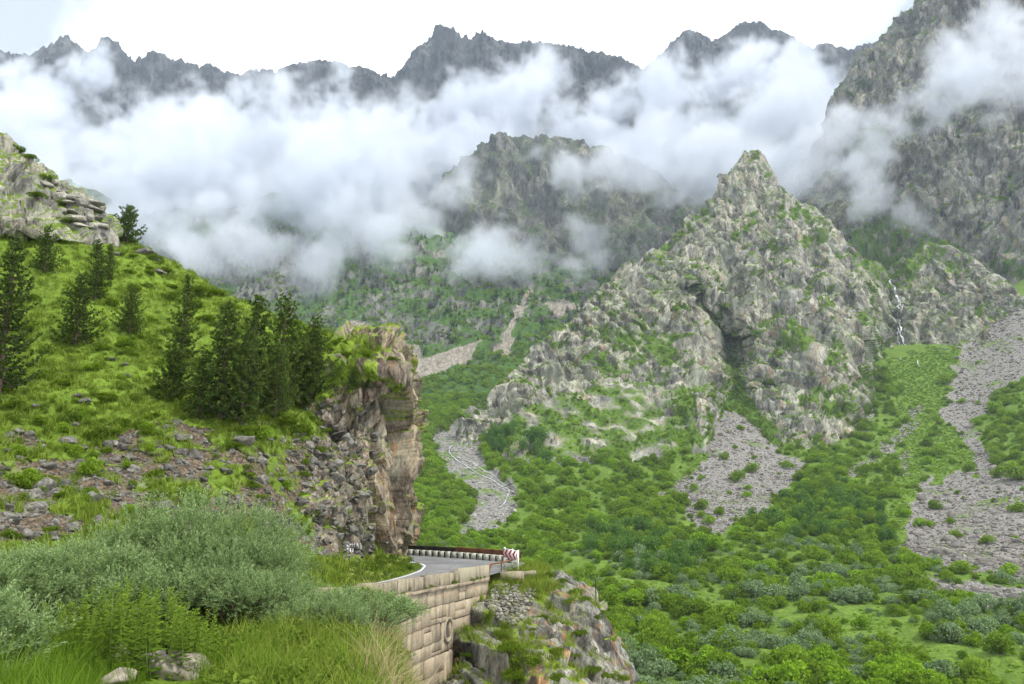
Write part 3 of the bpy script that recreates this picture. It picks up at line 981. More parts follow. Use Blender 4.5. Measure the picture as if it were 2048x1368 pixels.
t = NT('road_paint')
pn = t.noise(6, 4, 0.7)
t.principled(t.ramp(pn, [(0.3, (0.35, 0.35, 0.34)), (0.5, (0.72, 0.72, 0.70))]), 0.7)
m_paint = t.m
inset = lambda A, B, k, w: A[k] + (B[k] - A[k]) / np.linalg.norm(B[k] - A[k], axis=1)[:, None] * w
ks = slice(20, 105)
ribbon('road_edge_line', inset(IN_D, OUT_D, ks, 0.28), 0.14, 0.006, m_paint)
ks = slice(72, 105)
ribbon('road_edge_line', inset(OUT_D, IN_D, ks, 1.7), 0.12, 0.006, m_paint)

# hillside
pin, pyn = project(np.concatenate([IN_D, zroad(IN_D[:, 1])[:, None]], 1) + np.array([-0.05, 0, -0.06]))
kk = slice(16, 66)
H5 = [(a, b, c) for a, b, c in zip(pin[kk], pyn[kk], IN_D[kk, 1])]
H5 = [H5[i] for i in range(len(H5)) if i == 0 or H5[i][0] > max(h[0] for h in H5[:i]) + 2]
RIDGE_H = [(-900, -200, 80), (-400, 60, 90), (-200, 170, 92), (0, 300, 92), (60, 334, 92), (110, 372, 90), (150, 410, 89), (205, 452, 88), (240, 478, 88), (285, 494, 87), (340, 530, 86), (400, 563, 84), (470, 600, 80), (520, 622, 78), (600, 655, 76), (650, 668, 74), (700, 682, 72), (760, 700, 71), (800, 716, 71), (860, 740, 74)]
pxs = np.linspace(-900, 806, 610)
rows = [[(x, y + 60 + 0.05 * (x + 900), d + 45) for x, y, d in RIDGE_H], [(x, y + 1, d + 3) for x, y, d in RIDGE_H], RIDGE_H,
        [(-900, 250, 52), (-400, 430, 62), (0, 590, 66), (200, 650, 67), (400, 725, 65), (600, 785, 63), (700, 800, 67), (800, 830, 72), (860, 850, 76)],
        [(-900, 700, 28), (-400, 790, 38), (0, 862, 47), (200, 875, 49), (400, 862, 52), (600, 880, 56), (700, 900, 64), (800, 940, 71), (860, 950, 76)],
        [(-900, 930, 20), (-400, 960, 29), (0, 985, 36), (200, 985, 40), (400, 985, 44.5), (600, 1000, 52), (700, 1020, 61), (800, 1040, 68), (860, 1050, 72)],
        [(-900, 1140, 14.5), (-300, 1120, 22), (0, 1110, 28), (200, 1100, 33), (400, 1100, 38.5), (600, 1122, 45.8), (700, 1124, 53), (770, 1118, 60), (800, 1116, 64), (860, 1112, 68)],
        H5]
S = loft(rows_to_ctrl(rows, pxs, (0, 1, 2)), [10, 3, 90, 80, 70, 60, 34], (0, -1, 0.6))
pp, qq = project(S.G)
hp_ = S.G
S.G[..., 2] += (0.8 * fbm(hp_ / 7, 3) + 0.22 * fbm(hp_ / 1.6, 3)) * smooth(0, 14, 1180 - qq) * smooth(0, 60, (800 - pp)) ** .5
en = edge_noise(S.G, 3.0)
X, Y = pp + en * 26, qq + edge_noise(S.G + 31, 3.0) * 20
soilz = inpoly(X, Y, [(-400, 900), (0, 885), (180, 900), (260, 858), (350, 852), (450, 872), (560, 880), (650, 850), (720, 860), (720, 1110), (560, 1110), (300, 1090), (-400, 1085)])
bites = fbm(S.G / 3.2 + 8, 3)
soil = np.clip(soilz * (0.52 + 0.85 * bites), 0, 1)
S.G[..., 1] += (soil > .45) * 0.25
finish(S)
verge = smooth(1075, 1110, qq)
vg = np.clip(1 - soil * 1.15, 0, 1)
vg = np.where(verge > .5, 0.95, vg)
lush = np.clip(0.62 + 0.85 * fbm(S.G / 5 + 2, 4) - 0.35 * soilz, 0, 1)
m_hill = terrain_mat('hillside_ground', 0.75, [(0.06, 0.05, 0.04), (0.13, 0.105, 0.08), (0.24, 0.2, 0.16)], [(0.06, 0.095, 0.014), (0.12, 0.19, 0.022), (0.20, 0.28, 0.04)],
                     [(0.045, 0.034, 0.024), (0.10, 0.076, 0.052), (0.18, 0.142, 0.105)], contrast=0.8, lichen=(0.14, 0.115, 0.085))
mesh_grid('hillside', S, m_hill, (vg, np.clip(soil * 1.2, 0, 1), lush))
S_hill, soil_h = S, soil
B_hill = bvh_of(S)

# grassy verge between the road's inner edge and the cliff foot
vi = IN_D[40:104]
tn = np.gradient(vi, axis=0)
tn /= np.linalg.norm(tn, axis=1)[:, None]
nl = np.stack([-tn[:, 1], tn[:, 0]], -1)
ctrl = [np.column_stack([vi + nl * o, zroad(vi[:, 1]) + dz]) for o, dz in ((-0.05, -0.05), (0.5, 0.02), (1.6, 0.22), (3.2, 0.5), (5.0, 0.9))]
S = loft(ctrl, [3, 5, 6, 5], (0, 0, 1))
S.G[..., 2] += 0.1 * fbm(S.G / .9, 3) * np.linspace(0, 1, S.G.shape[0])[:, None] ** .5
finish(S)
one = np.ones(S.px.shape)
mesh_grid('verge', S, m_hill, (one * np.clip(.9 + .5 * fbm(S.G, 2), 0, 1), one * .1, one * .8))
S_verge, B_verge = S, bvh_of(S)

# rock cliff where the road turns
colpx = [560, 610, 660, 700, 740, 775, 800, 815, 824, 826, 816, 790]
def crow(ys, ds, dx=0, pxo=None):
    px_ = pxo or colpx
    return [(a + dx - (9 if a > 720 else 0), b, c) for a, b, c in zip(px_, ys, ds)]
CT = [crow([720, 710, 715, 705, 700, 700, 712, 735, 760, 765, 770, 780], [76, 77, 78, 79, 80, 82, 85, 86, 90, 96, 102, 112], -10),
      crow([800, 765, 722, 694, 670, 668, 682, 702, 722, 728, 735, 750], [66, 67, 68, 68.5, 69, 70, 71, 72, 75, 82, 92, 105]),
      crow([850, 815, 790, 775, 765, 760, 760, 762, 768, 772, 780, 790], [61, 61.5, 61.5, 61.5, 61.5, 62, 63.5, 65.5, 69, 78, 90, 105], 2),
      crow([880, 860, 848, 845, 842, 842, 842, 842, 842, 842, 845, 850], [59, 59.5, 60, 60.5, 61, 62, 64.5, 67, 71, 79, 91, 106], 3),
      crow([960, 950, 945, 940, 940, 940, 940, 940, 940, 940, 945, 950], [53.5, 55, 56.5, 57.5, 59, 61, 63.5, 66, 70, 79, 91, 106], 3),
      crow([1040] * 12, [49, 51, 53.5, 55.5, 57.8, 60.2, 63, 65.5, 69.5, 78, 90, 105], -4),
      crow([1100] * 12, [45.5, 48.5, 51.5, 54.2, 57, 59.6, 62.5, 64.5, 68, 77, 90, 105], -14),
      crow([1160, 1158, 1155, 1150, 1145, 1140, 1136, 1132, 1128, 1125, 1120, 1118], [43.5, 46, 49.5, 52.5, 55.5, 58.4, 61.2, 63.5, 67, 76, 90, 105], -18)]
tcol = np.concatenate([np.linspace(0, 5, 150, endpoint=False), np.linspace(5, 9, 200, endpoint=False), np.linspace(9, 11, 50)])
ctrl = []
for r in CT:
    w = np.array([P(*q_) for q_ in r])
    ctrl.append(np.stack([herm(tcol, np.arange(12), w[:, i]) for i in range(3)], -1))
S = loft(ctrl, [14, 70, 60, 70, 60, 44, 30], (0.6, -1, 0.2))
lw = smooth(0, 2.2, tcol)[None, :]
rock_disp(S, 2.9, 0.7, 1.25, 0.55, rot=-0.45, zs=0.6, weight=lw * 0.9 + 0.1, a_fine=.2)
# a dark hollow under the brow
hol = np.exp(-((S.px - 795) / 26) ** 2 - ((S.py - 815) / 42) ** 2)
S.G = S.G + np.array([-0.35, 1.0, 0]) * (hol * 2.2)[..., None]
brow = np.exp(-((S.px - 770) / 40) ** 2 - ((S.py - 745) / 26) ** 2)
S.G = S.G + np.array([0.1, -1.0, 0]) * (brow * 0.9)[..., None]
finish(S)
vn = nzmask(S) + 0.22 * fbm(S.G / 1.4, 3)
vg = smooth(0.62, 0.86, vn) * 0.9
topg = inpoly(S.px + 18 * fbm(S.G / 1.5, 2), S.py + 10 * fbm(S.G / 1.2 + 4, 2), [(560, 700), (660, 690), (740, 665), (765, 690), (740, 760), (690, 790), (560, 830)])
vg = np.maximum(vg, topg * np.clip(0.75 + 0.8 * fbm(S.G / 1.3 + 8, 3), 0, 1)) * smooth(1120, 1060, S.py) + smooth(1090, 1130, S.py) * 0.9
scr = inpoly(S.px + 12 * fbm(S.G, 2), S.py + 12 * fbm(S.G + 5, 2), [(540, 880), (660, 800), (700, 830), (740, 900), (690, 960), (640, 1060), (540, 1090)]) * 0.7
m_cliff = terrain_mat('cliff_stone', 1.15, [(0.05, 0.043, 0.036), (0.165, 0.13, 0.095), (0.36, 0.305, 0.225)], [(0.07, 0.105, 0.014), (0.14, 0.215, 0.022), (0.23, 0.31, 0.045)],
                      [(0.07, 0.058, 0.047), (0.17, 0.14, 0.11), (0.31, 0.27, 0.22)], orange=(0.27, 0.165, 0.085), rot=(0.5, 0.6, 0.2), lichen=(0.25, 0.245, 0.185))
mesh_grid('cliff', S, m_cliff, (np.clip(vg, 0, 1), scr, np.ones_like(vg) * 0.9), flat=True)
S_cliff, B_cliff = S, bvh_of(S)
vg_cliff = vg

# columnar outcrop on the skyline at the left
OC = [(-420, 40, 88), (-200, 165, 90), (0, 276, 90), (40, 300, 90), (75, 330, 89.5), (105, 352, 89), (130, 375, 88.5), (160, 398, 88), (190, 425, 87.5), (212, 447, 87), (226, 470, 86.8)]
pxs = np.linspace(-420, 226, 240)
rows = [[(x, y + 60, d + 9) for x, y, d in OC], [(x, y + 2, d + 2.0) for x, y, d in OC], OC,
        [(-420, 200, 80), (-200, 300, 81.5), (0, 385, 79.5), (75, 405, 80), (130, 425, 80.5), (190, 452, 82.5), (226, 478, 85.2)],
        [(-420, 330, 72), (-200, 400, 74.5), (0, 452, 73.5), (75, 468, 74.5), (130, 480, 76.5), (190, 488, 80.5), (226, 496, 84.2)],
        [(-420, 380, 74), (-200, 440, 77), (0, 486, 78.5), (75, 500, 79.5), (130, 510, 81), (190, 510, 84), (226, 512, 86)]]
S = loft(rows_to_ctrl(rows, pxs, (0, 1, 2)), [6, 3, 60, 50, 12], (0, -1, 0.2))
rock_disp(S, 3.6, 0.7, 1.0, 0.5, rot=0.1, zs=0.35, a_fine=.25)
vg = smooth(0.5, 0.75, nzmask(S) + 0.25 * fbm(S.G / 2, 3)) * 0.9
m_out = terrain_mat('outcrop_stone', 1.5, [(0.07, 0.068, 0.064), (0.2, 0.19, 0.165), (0.4, 0.385, 0.32)], [(0.06, 0.095, 0.014), (0.11, 0.17, 0.02), (0.17, 0.25, 0.035)], SCREE, lichen=(0.33, 0.335, 0.25))
mesh_grid('cliff_outcrop', S, m_out, (vg, vg * 0, vg * 0 + .7), flat=True)
S_oc, B_oc = S, bvh_of(S)

# crag below the road on the right, with the little terrace that carries the sign
pxs = np.linspace(850, 1345, 330)
rows = [[(850, 1700, 74), (985, 1500, 82), (1100, 1480, 84), (1200, 1500, 80), (1345, 1760, 72)],
        [(850, 1350, 57), (930, 1250, 59), (985, 1150, 61.5), (1040, 1130, 65), (1080, 1134, 66.5), (1110, 1148, 66), (1140, 1162, 64), (1170, 1180, 62), (1192, 1200, 60), (1222, 1240, 58.5), (1246, 1300, 57), (1275, 1370, 56), (1345, 1560, 54)],
        [(850, 1410, 46), (890, 1360, 47.5), (920, 1290, 49.8), (950, 1235, 52.6), (975, 1190, 54.6), (1000, 1160, 57), (1050, 1150, 59), (1100, 1164, 59.5), (1140, 1174, 58.5), (1165, 1190, 57.5), (1190, 1216, 56), (1215, 1255, 55), (1240, 1305, 54), (1270, 1370, 53), (1345, 1540, 51)],
        [(850, 1480, 43), (930, 1330, 47), (985, 1245, 51.8), (1050, 1235, 53), (1100, 1235, 53.5), (1150, 1255, 52.5), (1200, 1320, 51), (1260, 1420, 50), (1345, 1600, 48)],
        [(850, 1600, 38), (930, 1480, 41), (1000, 1410, 44), (1100, 1400, 45), (1200, 1450, 45), (1345, 1720, 43)],
        [(850, 2100, 27), (1100, 1900, 31), (1345, 2200, 30)]]
S = loft(rows_to_ctrl(rows, pxs), [12, 26, 80, 90, 20], (0.1, -1, 0.5))
pp, qq = project(S.G)
terr = smooth(1225, 1180, qq) * smooth(1125, 1085, pp)
rock_disp(S, 3.1, 0.6, 0.95, 0.42, rot=0.9, zs=0.42, weight=(1 - 0.93 * terr), a_fine=.2)
vn = nzmask(S) + 0.3 * fbm(S.G / 1.6, 3)
vg = smooth(0.78, 1.0, vn) * 0.85
vg = np.maximum(vg, terr * 1.0)
vg = np.maximum(vg, inpoly(S.px + 14 * fbm(S.G / 1.2, 2), S.py + 14 * fbm(S.G / 1.2 + 3, 2), [(955, 1215), (985, 1225), (1030, 1265), (1080, 1320), (1080, 1380), (1010, 1380), (990, 1310), (950, 1250)]) * np.clip(.25 + .9 * fbm(S.G / 1.5, 3), 0, 1))
m_crag = terrain_mat('crag_stone', 0.95, [(0.045, 0.045, 0.043), (0.125, 0.12, 0.105), (0.34, 0.335, 0.285)], [(0.08, 0.115, 0.014), (0.15, 0.22, 0.022), (0.25, 0.32, 0.05)], SCREE,
                     orange=(0.33, 0.17, 0.07), rot=(0.3, 0.7, 0.1), lichen=(0.28, 0.285, 0.225))
mesh_grid('crag', S, m_crag, (np.clip(vg, 0, 1), vg * 0, vg * 0 + .8), flat=True)
S_crag, B_crag, vg_crag = S, bvh_of(S), vg

# embankment that carries the outer edge of the road down to the valley
ob = OUT_D[74:]
zo = zroad(ob[:, 1]) - 0.08
dirv = np.array([0.62, 0.78])
ctrl = [np.column_stack([ob + dirv * o, zo - dz]) for o, dz in ((-0.6, 0.03), (0.5, 0.0), (1.6, 0.5), (10, 10), (30, 32), (45, 42))]
S = loft(ctrl, [3, 4, 20, 20, 8], (0.3, 0.3, 1))
S.G[..., 2] += 0.5 * fbm(S.G / 4, 3) * smooth(0.5, 3, (zo.mean() - S.G[..., 2]))
finish(S)
mesh_grid('embankment', S, m_hill, (np.ones(S.px.shape), np.zeros(S.px.shape), np.ones(S.px.shape) * .6))

# foreground bank the bushes grow on
gx, gy = np.meshgrid(np.linspace(-22, 9, 160), np.linspace(-5, 31, 170))
xo = np.interp(gy, OUT_D[:, 1][:40], OUT_D[:, 0][:40])
xe = -1.85 - 0.15 * (gy - 9)
zb = -2.5 - 0.055 * (gy - 9)
zb = np.where(gx < xo + 2.2, zroad(gy) - 0.02 + (zb - zroad(gy)) * smooth(0.1, 2.2, gx - xo), zb)
fall = np.maximum(0, gx - xe)
zb = zb - np.where(fall > 0, 1.9 * fall * smooth(0, 0.8, fall), 0)
zb = zb - 9 * smooth(21, 29.5, gy + 0.35 * (gx + 7)) * smooth(0.2, 1.2, gx - xo)
zb = zb - np.where(gx < xo, 0.35, 0)
S = Sheet()
S.G = np.stack([gx, gy, zb], -1)
S.G[..., 2] += (0.16 * fbm(S.G / 2.2, 3)) * smooth(0, .5, gx - xo)
S.flip = False
S.N = grid_normals(S.G)
S.flip = S.N[..., 2].mean() < 0
finish(S)
one = np.ones(S.px.shape)
mesh_grid('bank', S, m_hill, (one * .95, one * 0, one * .6))
S_bank, B_bank = S, bvh_of(S)
# ------------------------------------------------------------------ road works: retaining wall, guard blocks, rail, sign
def hexa(c):
    """8 corners: bottom ring 0-3, top ring 4-7"""
    return np.array([(3, 2, 1, 0), (4, 5, 6, 7), (0, 1, 5, 4), (1, 2, 6, 5), (2, 3, 7, 6), (3, 0, 4, 7)])


class MB:
    def __init__(self):
        self.v, self.f = [], {}
        self.n = 0

    def add(self, verts, faces):
        verts = np.asarray(verts, float).reshape(-1, 3)
        faces = np.asarray(faces)
        self.v.append(verts)
        self.f.setdefault(faces.shape[1], []).append(faces + self.n)
        self.n += len(verts)

    def box(self, c, s, rz=0.0, jit=0.0):
        x, y, z = np.array(s) / 2
        v = np.array([(-x, -y, -z), (x, -y, -z), (x, y, -z), (-x, y, -z), (-x, -y, z), (x, -y, z), (x, y, z), (-x, y, z)])
        if jit:
            v = v + rng.normal(0, jit, v.shape)
        cs, sn = math.cos(rz), math.sin(rz)
        v = v @ np.array([(cs, sn, 0), (-sn, cs, 0), (0, 0, 1)])
        self.add(v + np.array(c), hexa(0))

    def tube(self, pts, rads, n=8):
        pts = np.asarray(pts, float)
        rads = np.broadcast_to(np.asarray(rads, float), (len(pts),))
        tn = np.gradient(pts, axis=0)
        tn /= np.linalg.norm(tn, axis=1)[:, None] + 1e-9
        ref = np.where(np.abs(tn[:, 2:3]) > .9, np.array([[1, 0, 0]]), np.array([[0, 0, 1]]))
        a = np.cross(tn, ref)
        a /= np.linalg.norm(a, axis=1)[:, None]
        b = np.cross(tn, a)
        th = np.linspace(0, 2 * math.pi, n, endpoint=False)
        ring = pts[:, None] + rads[:, None, None] * (a[:, None] * np.cos(th)[None, :, None] + b[:, None] * np.sin(th)[None, :, None])
        m = len(pts)
        i = np.arange(m - 1)[:, None] * n
        j = np.arange(n)[None, :]
        j2 = (j + 1) % n
        q = np.stack([i + j, i + j2, i + n + j2, i + n + j], -1).reshape(-1, 4)
        self.add(ring.reshape(-1, 3), q)

    def mesh(self, name, mat, smooth_=False):
        me = bpy.data.meshes.new(name)
        set_mesh(me, np.concatenate(self.v), [np.concatenate(x) for x in self.f.values()])
        if smooth_:
            me.polygons.foreach_set('use_smooth', np.ones(len(me.polygons), bool))
        for m in (mat if isinstance(mat, (list, tuple)) else [mat]):
            me.materials.append(m)
        return me


def stone_mat(name, dark, light, stain, s=1.0, rnd=0.35, moss=0.0, rust=None):
    t = NT(name)
    oi = t.n('ShaderNodeObjectInfo')
    g = t.n('ShaderNodeNewGeometry')
    vec = g.outputs['Position']
    n1 = t.noise(1.3 / s, 5, 0.6, vec)
    n2 = t.noise(9 / s, 4, 0.6, vec)
    f = t.math('ADD', t.math('MULTIPLY', n1, 0.6), t.math('MULTIPLY', n2, 0.4))
    c = t.ramp(f, [(0.34, dark), (0.62, light)])
    v = t.math('ADD', t.math('MULTIPLY', oi.outputs['Random'], rnd), 1 - rnd * 0.55)
    cc = t.n('ShaderNodeCombineColor')
    for i in range(3):
        t.l(v, cc.inputs[i])
    c = t.mix(1.0, c, cc.outputs[0], 'MULTIPLY')
    st = t.noise(1.0, 4, 0.6, t.scaled(1.9 / s, 1.9 / s, 0.3 / s, src=vec))
    c = t.mix(t.math('MULTIPLY', t.maprange(st, 0.50, 0.70), 0.72), c, stain)
    if rust:
        c = t.mix(t.math('MULTIPLY', t.maprange(t.noise(2.2 / s, 4, 0.6, vec), 0.55, 0.7), 0.7), c, rust)
    if moss:
        c = t.mix(t.math('MULTIPLY', t.maprange(t.noise(1.7 / s, 4, 0.6, vec), 0.55, 0.66), moss), c, (0.12, 0.14, 0.04))
    t.principled(c, 0.92, t.bump(f, 0.6, 0.05 * s), 0.15)
    return t.m


m_wall = stone_mat('wall_concrete', (0.21, 0.17, 0.118), (0.37, 0.31, 0.222), (0.09, 0.08, 0.065), 1.0, 0.40, rust=(0.3, 0.19, 0.11))
m_par = stone_mat('parapet_concrete', (0.17, 0.145, 0.105), (0.33, 0.285, 0.205), (0.06, 0.055, 0.045), 0.9, 0.22, moss=0.35)
m_slab = stone_mat('slab_concrete', (0.24, 0.215, 0.15), (0.34, 0.305, 0.215), (0.15, 0.13, 0.1), 1.2, 0.15)
m_core = stone_mat('wall_core', (0.05, 0.045, 0.04), (0.1, 0.09, 0.075), (0.04, 0.04, 0.035), 1.0, 0.1)
m_rust = stone_mat('rusty_steel', (0.07, 0.035, 0.022), (0.2, 0.095, 0.05), (0.04, 0.028, 0.022), 0.5, 0.2)
m_dark = stone_mat('dark_steel', (0.018, 0.017, 0.017), (0.045, 0.042, 0.04), (0.07, 0.04, 0.025), 0.5, 0.2)

# wall line (face), from the near end behind the bushes to the terrace
WL = np.array([P(x, y, d) for x, y, d in ((560, 1240, 24), (640, 1222, 29.5), (725, 1207, 34.3), (780, 1195, 38.6), (829, 1184, 42.6), (880, 1173, 46.7), (917, 1167, 49.8), (950, 1161, 52.6), (977, 1156, 55))])
WL = dense(WL, 12)
ws = np.concatenate([[0], np.cumsum(np.linalg.norm(np.diff(WL[:, :2], axis=0), axis=1))])
WLEN = ws[-1]


def wpt(s):
    return np.array([np.interp(s, ws, WL[:, i]) for i in range(3)])


def wnorm(s):
    a, b = wpt(max(s - .2, 0)), wpt(min(s + .2, WLEN))
    t_ = (b - a)[:2]
    t_ /= np.linalg.norm(t_)
    return np.array([t_[1], -t_[0], 0])            # points out over the gully


def wblock(s0, s1, z0a, z1a, out0, depth, ch=0.02, z_ref=None, tilt=0.0, jit=0.012):
    """a block on the wall between arc lengths s0..s1 and heights z0..z1 above the cornice line, front face 'out0' proud"""
    A, B = wpt(s0), wpt(s1)
    nA, nB = wnorm(s0), wnorm(s1)
    up = np.array([0, 0, 1.0])
    sl = tilt * (z1a - z0a)
    tdir = (B - A) / max(np.linalg.norm(B - A), 1e-6)
    fr = []
    for (p, n, z, sh) in ((A, nA, z0a, 0), (B, nB, z0a, 0), (B, nB, z1a, sl), (A, nA, z1a, sl)):
        fr.append(p + up * z + n * out0 + tdir * sh)
    fr = np.array(fr) + rng.normal(0, jit, (4, 3))
    cen = fr.mean(0)
    bk = fr - np.array([nA, nB, nB, nA]) * depth
    mid = fr - np.array([nA, nB, nB, nA]) * ch
    wid = np.linalg.norm(fr[1] - fr[0])
    hei = abs(z1a - z0a)
    k = 1 - ch / max(min(wid, hei), .1) * 1.4
    fin = cen + (fr - cen) * k
    V = np.concatenate([bk, mid, fin])
    Fq = [(3, 2, 1, 0), (8, 9, 10, 11)]
    for o in (0, 4):
        for i in range(4):
            j = (i + 1) % 4
            Fq.append((o + i, o + j, o + 4 + j, o + 4 + i))
    return V, np.array(Fq)


def block_obj(name, V, Fq, mat, parent, label=None):
    me = bpy.data.meshes.new(name)
    set_mesh(me, V, Fq)
    me.materials.append(mat)
    return new_obj(name, me, parent, label=label)


wall = new_obj('retaining_wall', None, label='tall concrete block retaining wall carrying the road above the gully', cat='wall', loc=(0, 0, 0))
# core behind the blocks
ss = np.linspace(0, WLEN, 40)
cv = []
for s in ss:
    p, n = wpt(s), wnorm(s)
    for z in (0.0, -14.0):
        for o in (-0.10, -0.9):
            cv.append(p + n * o + np.array([0, 0, z]))
cv = np.array(cv)
i = np.arange(len(ss) - 1)[:, None] * 4
q = np.concatenate([i + np.array([[0, 4, 6, 2]]), i + np.array([[1, 3, 7, 5]]), i + np.array([[0, 1, 5, 4]])])
block_obj('wall_core', cv, q, m_core, wall)
# cornice ledge in lengths
s = 0.0
while s < WLEN - 0.3:
    e = min(s + RND.uniform(2.2, 3.4), WLEN)
    V, Fq = wblock(s + 0.01, e - 0.01, -0.16, 0.03, 0.16 + RND.uniform(-.03, .03), 0.7, 0.03, jit=0.02)
    block_obj('cornice', V, Fq, m_wall, wall)
    s = e
# parapet: separate blocks with gaps, then three smooth slabs at the far end
sl0 = float(np.interp(917, project(WL)[0], ws))
s = 0.3
while s < sl0 - 0.4:
    L = RND.uniform(1.7, 2.1)
    e = min(s + L, sl0 - 0.05)
    hgt = 0.74 + RND.uniform(-.05, .05)
    V, Fq = wblock(s, e, 0.034, hgt, 0.02 + RND.uniform(-.02, .03), 0.42, 0.025, jit=0.015)
    block_obj('parapet_block', V, Fq, m_par, wall)
    # recessed filler between blocks
    if e < sl0 - 0.6:
        V, Fq = wblock(e + .01, e + 0.62, 0.034, hgt - 0.06 + RND.uniform(-.05, .03), -0.1, 0.3, 0.02, jit=0.015)
        block_obj('parapet_filler', V, Fq, m_par, wall)
    s = e + 0.63
ls = np.linspace(sl0, WLEN, 4)
for k in range(3):
    V, Fq = wblock(ls[k] + .03, ls[k + 1] - .03, 0.034, 0.90 - 0.01 * k, 0.10, 0.25, 0.02, tilt=-0.18 if k else 0.0, jit=0.006)
    block_obj('parapet_slab', V, Fq, m_slab, wall)
# face blocks in uneven courses
CUL_S = float(np.interp(897, project(WL)[0], ws))
cz = [-0.17, -1.05, -2.05, -3.0, -3.75, -4.7, -5.6, -6.6, -7.6, -8.7, -9.8]
for k in range(len(cz) - 1):
    s = -RND.uniform(0, 1.0)
    while s < WLEN:
        L = RND.uniform(0.95, 1.9)
        a, b = max(s, 0), min(s + L, WLEN)
        s += L
        if b - a < 0.25:
            continue
        z1, z0 = cz[k] - 0.015, cz[k + 1] + 0.015
        if k in (1, 2, 3) and abs((a + b) / 2 - CUL_S) < 0.75 and cz[k] > -3.9 and cz[k + 1] < -1.6:
            if k != 1:
                continue
        if RND.random() < 0.28:
            zm = (z0 + z1) / 2 + RND.uniform(-.2, .2)
            parts = ((zm + .012, z1), (z0, zm - .012))
        else:
            parts = ((z0, z1),)
        for (q0, q1) in parts:
            V, Fq = wblock(a + .016, b - .016, q0 + .004, q1 - .004, RND.uniform(-.025, .035), 0.22, 0.014, jit=0.016)
            block_obj('wall_block', V, Fq, m_wall, wall)
# pilaster under the culvert, sleeve of the culvert
V, Fq = wblock(CUL_S - 0.6, CUL_S + 0.55, -9.8, -3.78, 0.14, 0.3, 0.04, jit=0.01)
block_obj('pilaster', V, Fq, m_wall, wall)
cp, cn = wpt(CUL_S) + np.array([0, 0, -2.55]), wnorm(CUL_S)
cx = np.array([-cn[1], cn[0], 0])
th = np.linspace(0, 2 * math.pi, 28, endpoint=False)
V = []
for (r, o) in ((0.72, -0.25), (0.72, 0.09), (0.58, 0.09), (0.58, -0.6)):
    V += [cp + cn * o + r * (cx * math.cos(a) + np.array([0, 0, 1]) * math.sin(a)) for a in th]
n = 28
Fq = [(o + i, o + (i + 1) % n, o + n + (i + 1) % n, o + n + i) for o in (0, n, 2 * n) for i in range(n)]
block_obj('culvert_pipe', np.array(V), np.array(Fq), m_par, wall, 'round concrete drain pipe through the wall face')
# square collar of infill around the pipe
for (da, db, z0, z1) in ((-0.95, -0.72, -3.7, -2.07), (0.72, 0.95, -3.7, -2.07)):
    V, Fq = wblock(CUL_S + da, CUL_S + db, z0, z1, 0.0, 0.22, 0.02)
    block_obj('wall_block', V, Fq, m_wall, wall)
V, Fq = wblock(CUL_S - .72, CUL_S + .72, -3.72, -3.2, -0.02, 0.2, 0.02)
block_obj('wall_block', V, Fq, m_wall, wall)

# broken block lying on the terrace and the dry stone revetment below it
def hit_near(px, py):
    return hit([B_crag, B_hill, B_cliff, B_bank], px, py)


def rock_mesh(name, seed, mat, flat_=(1, 1, 1), planes=16, sub=3):
    r_ = np.random.default_rng(seed)
    bm_v, bm_f = ico(sub)
    nrm = r_.normal(size=(planes, 3))
    nrm /= np.linalg.norm(nrm, axis=1)[:, None]
    dd = r_.uniform(0.62, 1.0, planes)
    dot = bm_v @ nrm.T
    rr = np.where(dot > 0.05, dd[None] / np.maximum(dot, .05), 9).min(1)
    rr = np.minimum(rr, 1.15)
    v = bm_v * rr[:, None]
    v = v * (1 + 0.05 * fbm(v * 2.2 + seed, 3))[:, None]
    v = v * np.array(flat_)
    me = bpy.data.meshes.new(name)
    set_mesh(me, v, bm_f)
    me.materials.append(mat)
    return me


def ico(sub):
    t_ = (1 + 5 ** .5) / 2
    v = [(-1, t_, 0), (1, t_, 0), (-1, -t_, 0), (1, -t_, 0), (0, -1, t_), (0, 1, t_), (0, -1, -t_), (0, 1, -t_), (t_, 0, -1), (t_, 0, 1), (-t_, 0, -1), (-t_, 0, 1)]
    f = [(0, 11, 5), (0, 5, 1), (0, 1, 7), (0, 7, 10), (0, 10, 11), (1, 5, 9), (5, 11, 4), (11, 10, 2), (10, 7, 6), (7, 1, 8), (3, 9, 4), (3, 4, 2), (3, 2, 6), (3, 6, 8), (3, 8, 9), (4, 9, 5), (2, 4, 11), (6, 2, 10), (8, 6, 7), (9, 8, 1)]
    v = [np.array(x) / np.linalg.norm(x) for x in v]
    for _ in range(sub):
        c, nf = {}, []
        def mid(a, b):
            k_ = (min(a, b), max(a, b))
            if k_ not in c:
                m_ = v[a] + v[b]
                v.append(m_ / np.linalg.norm(m_))
                c[k_] = len(v) - 1
            return c[k_]
        for a, b, d in f:
            x, y, z = mid(a, b), mid(b, d), mid(d, a)
            nf += [(a, x, z), (b, y, x), (d, z, y), (x, y, z)]
        f = nf
    return np.array(v), np.array(f)


